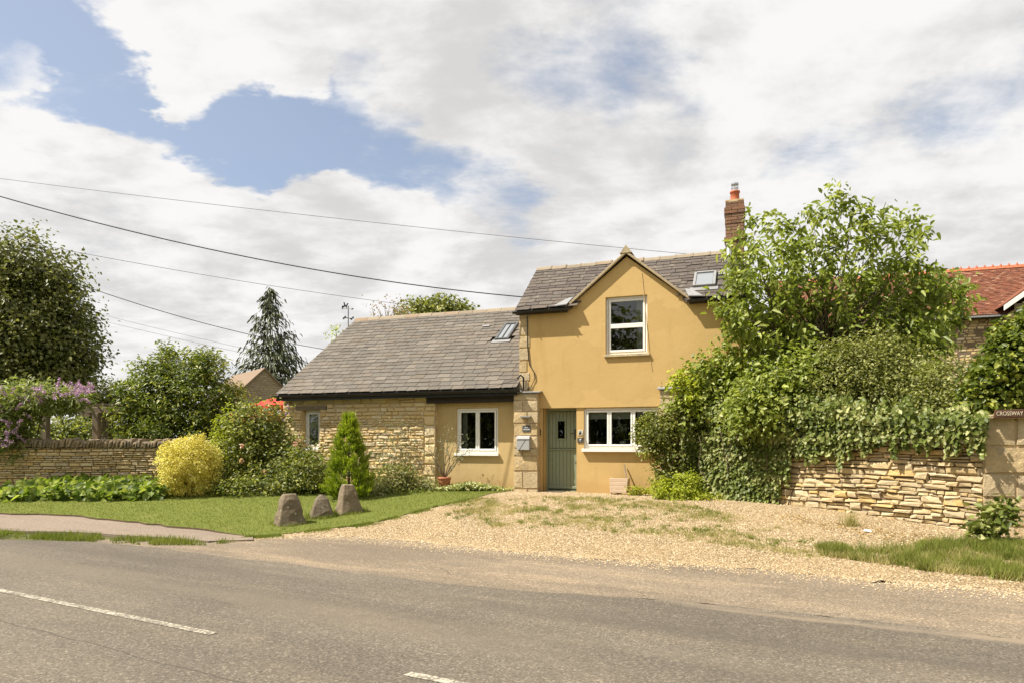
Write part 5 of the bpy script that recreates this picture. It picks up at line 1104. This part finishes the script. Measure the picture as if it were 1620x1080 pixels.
pos = np.array([0, 0, .3])+(tq[ii]-np.array([0, 0, .3]))*tt[:, None]+RS.normal(size=(len(ii), 3))*.075; leaves('leaves', pos, rdir(len(ii))+np.array([0, 0, .3]), rdir(len(ii)), .075, .018, L['grey'], po)
# variegated ground cover, bergenia bed
w0 = loc2w(fac(752, 700)[0], -.35, 0); x, y = RS.normal(0, .36, 2600)+w0.x, RS.normal(0, .13, 2600)+w0.y
pos = np.stack([x, y, zg(x, y)+.05+RS.rand(2600)*.16*np.clip(1-np.abs(x-w0.x)/.9, .2, 1)], 1)
grow('variegated_groundcover', w0.x, w0.y, 'cream variegated ground cover right of the terracotta pot', 'plant', [leaves('foliage', pos, rdir(2600)+np.array([0, 0, .3]), rdir(2600)*.5+np.array([0, 0, 1.]), .07, .045, L['varieg'])])
bp = [gp(*p) for p in ((2, 797), (60, 796), (150, 797), (255, 794), (275, 788), (255, 775), (200, 772), (120, 771), (50, 777), (5, 789))]; x, y = scatter(bp, 2700)
ctr = np.array(bp).mean(0); pos = np.stack([x, y, zg(x, y)+.05+RS.rand(len(x))*.27], 1)
grow('bergenia_bed', float(ctr[0]), float(ctr[1]), 'bed of broad glossy green leaves below the garden wall', 'plant bed', [leaves('leaves', pos, rdir(len(x))+np.array([0, -.3, .25]), rdir(len(x))*.6+np.array([-.2, -.5, .8]), .18*(.6+.7*RS.rand(len(x))), .155, L['bergenia'], droop=.3)])

# ---------------------------------------------------------------- right-hand side: tree, hedge, ivy, climbers
crown_px = [(1160, 540), (1148, 500), (1150, 440), (1168, 395), (1182, 350), (1232, 342), (1285, 332), (1318, 300), (1338, 298), (1350, 328), (1392, 326), (1418, 342), (1462, 352), (1472, 378), (1440, 412), (1455, 430), (1500, 440), (1532, 465), (1512, 500), (1490, 545), (1470, 580), (1400, 625), (1250, 620), (1190, 560)]
TB = Vector((6.35, 13.9, .4)); fk = P(1305, 575, 13.9)
px_, py_ = RS.uniform(1095, 1535, 4000), RS.uniform(295, 660, 4000); kk = inpoly(px_, py_, crown_px); px_, py_ = px_[kk], py_[kk]
keep_ = []                                   # thin the points so that sprays stay apart and sky shows between them
for a, b in zip(px_, py_):
    dmin = 17 if b < 470 else 14
    if all((a-c)**2+(b-d)**2 > dmin*dmin for c, d in keep_): keep_.append((a, b))
sp_pts = [P(a, b, 14.1+max(-.6, min(1.2, RS.normal()*.7))) for a, b in keep_]; ctr_ = np.array(fk)
extra = [P(a+RS.normal()*10, b+RS.normal()*10, 14.4+max(-.6, RS.normal()*.7)) for a, b in keep_ if b > 430]
allp = np.array([list(p) for p in sp_pts+extra]); ns = len(allp); per = 36; ii = np.repeat(np.arange(ns), per)
tw = unit(allp-ctr_+np.array([0, 0, .6])); s_ = RS.rand(len(ii)); pos = allp[ii]+tw[ii]*((s_-.45)*.42)[:, None]+RS.normal(size=(len(ii), 3))*.085
ax = tw[ii]*.5+rdir(len(ii))*.9+np.array([0, 0, -.35]); nr = np.array([-.25, -.15, .8])+rdir(len(ii))*.75
tip_sel = [allp[i] for i in range(ns) if i % 2 == 0]
m = MB().tube(wander(TB, fk, 5, .03), .13, 9, .09)
for t in tip_sel: m.tube(wander(fk, t, 7, .05), .022, 5, .005)
grow('walnut_tree', TB.x, TB.y, 'tall spreading leafy tree behind the ivy wall right of the chimney', 'tree', [m.build('trunk', M['bark'], None, True),
     leaves('crown', pos, ax, nr, .150*(.45+1.0*RS.rand(len(ii))), .070, L['tree'], None, np.clip(.6*RS.rand(len(ii))+.4*RS.rand(ns)[ii], 0, 1), droop=.35)])
def shrub(name, label, lobes, n, size, mat, clump=.10, per=14, lo=.4, asp=.55, zmin=None, group=None, cat='shrub'):
    c = np.mean([q[0] for q in lobes], 0); z = float(zg(c[0], c[1]))
    grow(name, c[0], c[1], label, cat, [bush('foliage', lobes, n, size, L[mat], None, asp, clump, per, zmin, kwc=dict(lo=lo)), limbs((c[0], c[1], z), [q[0] for q in lobes], .022, .008, 'stem')], group)
shrub('leafy_shrub', 'broad leaved green shrub against the right end of the yellow cottage', [lobe(1130, 612, 14.75, 58, 48, .4), lobe(1170, 590, 14.7, 55, 60, .45), lobe(1105, 650, 14.75, 40, 40, .35), lobe(1190, 640, 14.5, 60, 45, .45)], 5600, .115, 'tree', .13)
shrub('lime_shrub', 'yellow green shrub spray at the cottage corner above the climber', [lobe(1082, 606, 14.7, 26, 20), lobe(1100, 630, 14.6, 24, 24)], 1100, .085, 'lime', .08, 10, .2)
shrub('olive_dome_shrub', 'dome of small olive green leaves in front of the tall tree', [lobe(1385, 598, 12.8, 88, 62), lobe(1330, 615, 12.8, 60, 45), lobe(1435, 620, 12.4, 60, 45), lobe(1380, 560, 12.9, 55, 34), lobe(1320, 580, 12.9, 30, 40), lobe(1440, 580, 12.6, 30, 40)], 17000, .06, 'olive', .13, 26, .3)
shrub('green_hedge_shrub', 'mid green hedge shrub above the ivy between cottage and dome shrub', [lobe(1235, 620, 13.4, 75, 50), lobe(1280, 600, 13.3, 50, 48), lobe(1215, 655, 13.3, 60, 35)], 8000, .10, 'tree', .15, 20, .3)
shrub('tangled_shrub', 'tangled dull green shrub between dome shrub and the gate pier', [lobe(1490, 620, 11.6, 48, 48), lobe(1520, 650, 11.2, 40, 30), lobe(1465, 650, 11.6, 45, 30)], 6500, .06, 'olive', .09)
shrub('ivy_mound', 'mound of large leaved ivy above the gate pier at the right edge', [lobe(1600, 590, 10.9, 52, 62), lobe(1570, 620, 10.8, 42, 42), lobe(1640, 560, 11, 55, 70), lobe(1610, 530, 11, 30, 24), lobe(1555, 635, 10.8, 30, 26)], 8000, .085, 'bay', .08, asp=.75, zmin=1.95)
shrub('climber_shrub', 'small leaved climber over the right side of the wide window', [lobe(1048, 682, 14.85, 36, 36, .35), lobe(1030, 690, 14.8, 24, 34, .25), lobe(1062, 725, 14.8, 24, 40, .3), lobe(1070, 665, 14.85, 26, 24, .3), lobe(1050, 752, 14.7, 22, 20, .25)], 6500, .06, 'rose', .07, lo=.3)
shrub('golden_groundcover', 'yellow green ground shrub at the foot of the climber', [lobe(1075, 786, 14.2, 42, 16, .4), lobe(1045, 772, 14.3, 20, 14, .3), lobe(1085, 765, 14.3, 24, 22, .3), lobe(1115, 792, 14.0, 22, 12, .3)], 4200, .055, 'lime', .05)
w = loc2w(fac(1008, 770)[0], -.35, 0); shrub('yellow_weeds', 'small yellow green weeds by the barrow wheel', [(np.array([w.x+.1, w.y, w.z+.08]), np.array([.3, .15, .12]))], 420, .05, 'lime', .05, 8, .1, cat='plant')
shrub('elder_seedling', 'dark leaved seedling at the foot of the gate pier', [lobe(1575, 822, 9.55, 24, 22, .2), lobe(1590, 808, 9.5, 20, 16, .18), lobe(1560, 838, 9.5, 18, 14, .2)], 420, .11, 'ivy', .08, 7, .1, cat='plant')
x, y = gp(1345, 832)[0]+RS.normal(0, .07, 130), gp(1345, 832)[1]+RS.normal(0, .05, 130)
g_ = blades('dry_tuft', x, y, .22, .010, L['dry'], 0, .9, label='dry grass tuft at the foot of the boundary wall', cat='tuft')
# dead leaves along the wall foot
dl = [gp(*p) for p in ((1230, 812), (1400, 838), (1540, 862), (1500, 868), (1380, 850), (1250, 826))]; x, y = scatter(dl, 1500); x, y = x+RS.normal(0, .12, len(x)), y+RS.normal(0, .12, len(x)); d = rdir(len(x)); d[:, 2] *= .25
leaves('leaf_litter', np.stack([x, y, zg(x, y)+.022], 1), d, rdir(len(x))*.4+np.array([0, 0, 1.]), .045, .028, L['dead'], kind='stuff', label='dry brown leaf litter along the foot of the wall')
# ivy over the boundary wall
PX = [1050, 1104, 1240, 1555, 1620]; IY = [1/14.6, 1/14.75, 1/13.1, 1/10.18, 1/9.9]
wy = lambda p: 1/np.interp(p, PX, IY)
n = 60000; px_ = RS.uniform(1078, 1560, n); py_ = RS.uniform(618, 812, n)
topy = np.interp(px_, [1078, 1120, 1200, 1300, 1380, 1450, 1560], [665, 640, 632, 630, 640, 648, 655])+(patchy(px_*.05, px_*.013, 2.3)-.5)*34+RS.normal(size=n)*5
boty = np.interp(px_, [1078, 1085, 1110, 1160, 1200, 1225, 1240, 1252, 1300, 1330, 1380, 1440, 1480, 1520, 1560], [770, 790, 800, 806, 806, 792, 752, 722, 716, 712, 700, 694, 698, 702, 690])+(patchy(px_*.07, px_*.02, 3.1)-.5)*44
k = (py_ > topy) & (py_ < boty+RS.normal(size=n)*4); px_, py_ = px_[k], py_[k]; top_ = topy[k]
bulge = np.clip((705-py_)/60, 0, 1); Yv = wy(px_)-.06-RS.rand(len(px_))*(.10+.22*bulge)-.16*(patchy(px_*.03, py_*.05, 2.0)-.5)*bulge+.5*bulge*RS.rand(len(px_))*(py_ < 690)
pos = np.stack([(px_-810)/F*Yv, Yv, HC+(HY-py_)/F*Yv], 1); k = pos[:, 2] > zg(pos[:, 0], pos[:, 1])+.03; pos = pos[k]; nn = len(pos)
sel = RS.rand(nn) < .62; pos = pos[sel]; nn = len(pos)
nr = np.array([-.75, -.55, .45])+rdir(nn)*.55; ax = np.array([0, -.1, -.8])+rdir(nn)*.75
tone = np.clip(.55*RS.rand(nn)+.45*patchy(pos[:, 0]*2, pos[:, 2]*3, 2.2), 0, 1)
iv = grow('ivy', 5.4, 13.0, 'thick green ivy covering the boundary wall and its left end', 'ivy', [leaves('leaves', pos, ax, nr, .075*(.45+1.0*RS.rand(nn)), .062, L['ivy'], None, tone, fold=.12, droop=.1)])
m = MB()
for k in range(26): a = RS.uniform(1090, 1250); Y_ = float(wy(a))-.05; m.tube(wander(P(a, 800, Y_), P(a+RS.uniform(-25, 25), 680, Y_), 6, .04), .012, 5, .005)
to_local(m.build('stem', M['bark'], None, True), iv)

# ---------------------------------------------------------------- trees across the road, behind the viewer (seen only in the window panes)
for k, (x_, y_, h_) in enumerate(((-38, -9, 11), (-31, -11, 12), (-24, -11, 11.5), (-17, -12, 12.5), (-10, -12, 11.5), (-3, -12.5, 12), (4, -13, 11), (11, -13, 11.5))):
    lb = [(np.array([x_+dx, y_+dy, h_*f]), np.array([4.0*q, 2.4*q, h_*.30])) for dx, dy, f, q in ((0, 0, .62, 1.15), (-1.8, .5, .42, .9), (1.8, .3, .40, .95), (.3, 0, .25, 1.1))]
    grow('roadside_tree', x_, y_, ('first', 'second', 'third', 'fourth', 'fifth', 'sixth', 'seventh', 'eighth')[k]+' tree from the left across the road, mirrored in the panes', 'tree', [bush('crown', lb, 3600, .55, L['far'], None, .6, .5, 12, zmin=.3, kwc=dict(lo=.2)), limbs((x_, y_, 0), [c for c, r in lb], .12, .04, fork=(x_, y_, 1.6))], 'trees across the road')

for (px, py) in ((458, 829), (509, 818), (552, 811)):                # longer grass left standing round each staddle stone
    X, Y = gp(px, py); a = RS.rand(900)*6.28; r_ = .19+np.abs(RS.normal(size=900))*.08; blades('stone_tuft', X+np.cos(a)*r_, Y+np.sin(a)*r_, .065, .010, L['grass'], .02, .9, kind='stuff', label='longer grass round a staddle stone')

X, Y = gp(1372, 842); V = [(.09*math.cos(k*1.05)*random.uniform(.6, 1.1), .05*math.sin(k*1.05)*random.uniform(.6, 1.1), random.uniform(0, .02)) for k in range(6)]+[(.03*math.cos(k*1.6), .02*math.sin(k*1.6), random.uniform(.035, .06)) for k in range(4)]
bm = bmesh.new(); [bm.verts.new(v) for v in V]; bmesh.ops.convex_hull(bm, input=bm.verts[:]); me = bpy.data.meshes.new('paper_scrap'); bm.to_mesh(me); bm.free(); me.materials.append(M['white'])
o = tag(link(bpy.data.objects.new('paper_scrap', me)), 'crumpled white paper scrap at the foot of the boundary wall', 'litter'); o.location = (X, Y, float(zg(X, Y))+.01); o.rotation_euler = (0, 0, -.3)
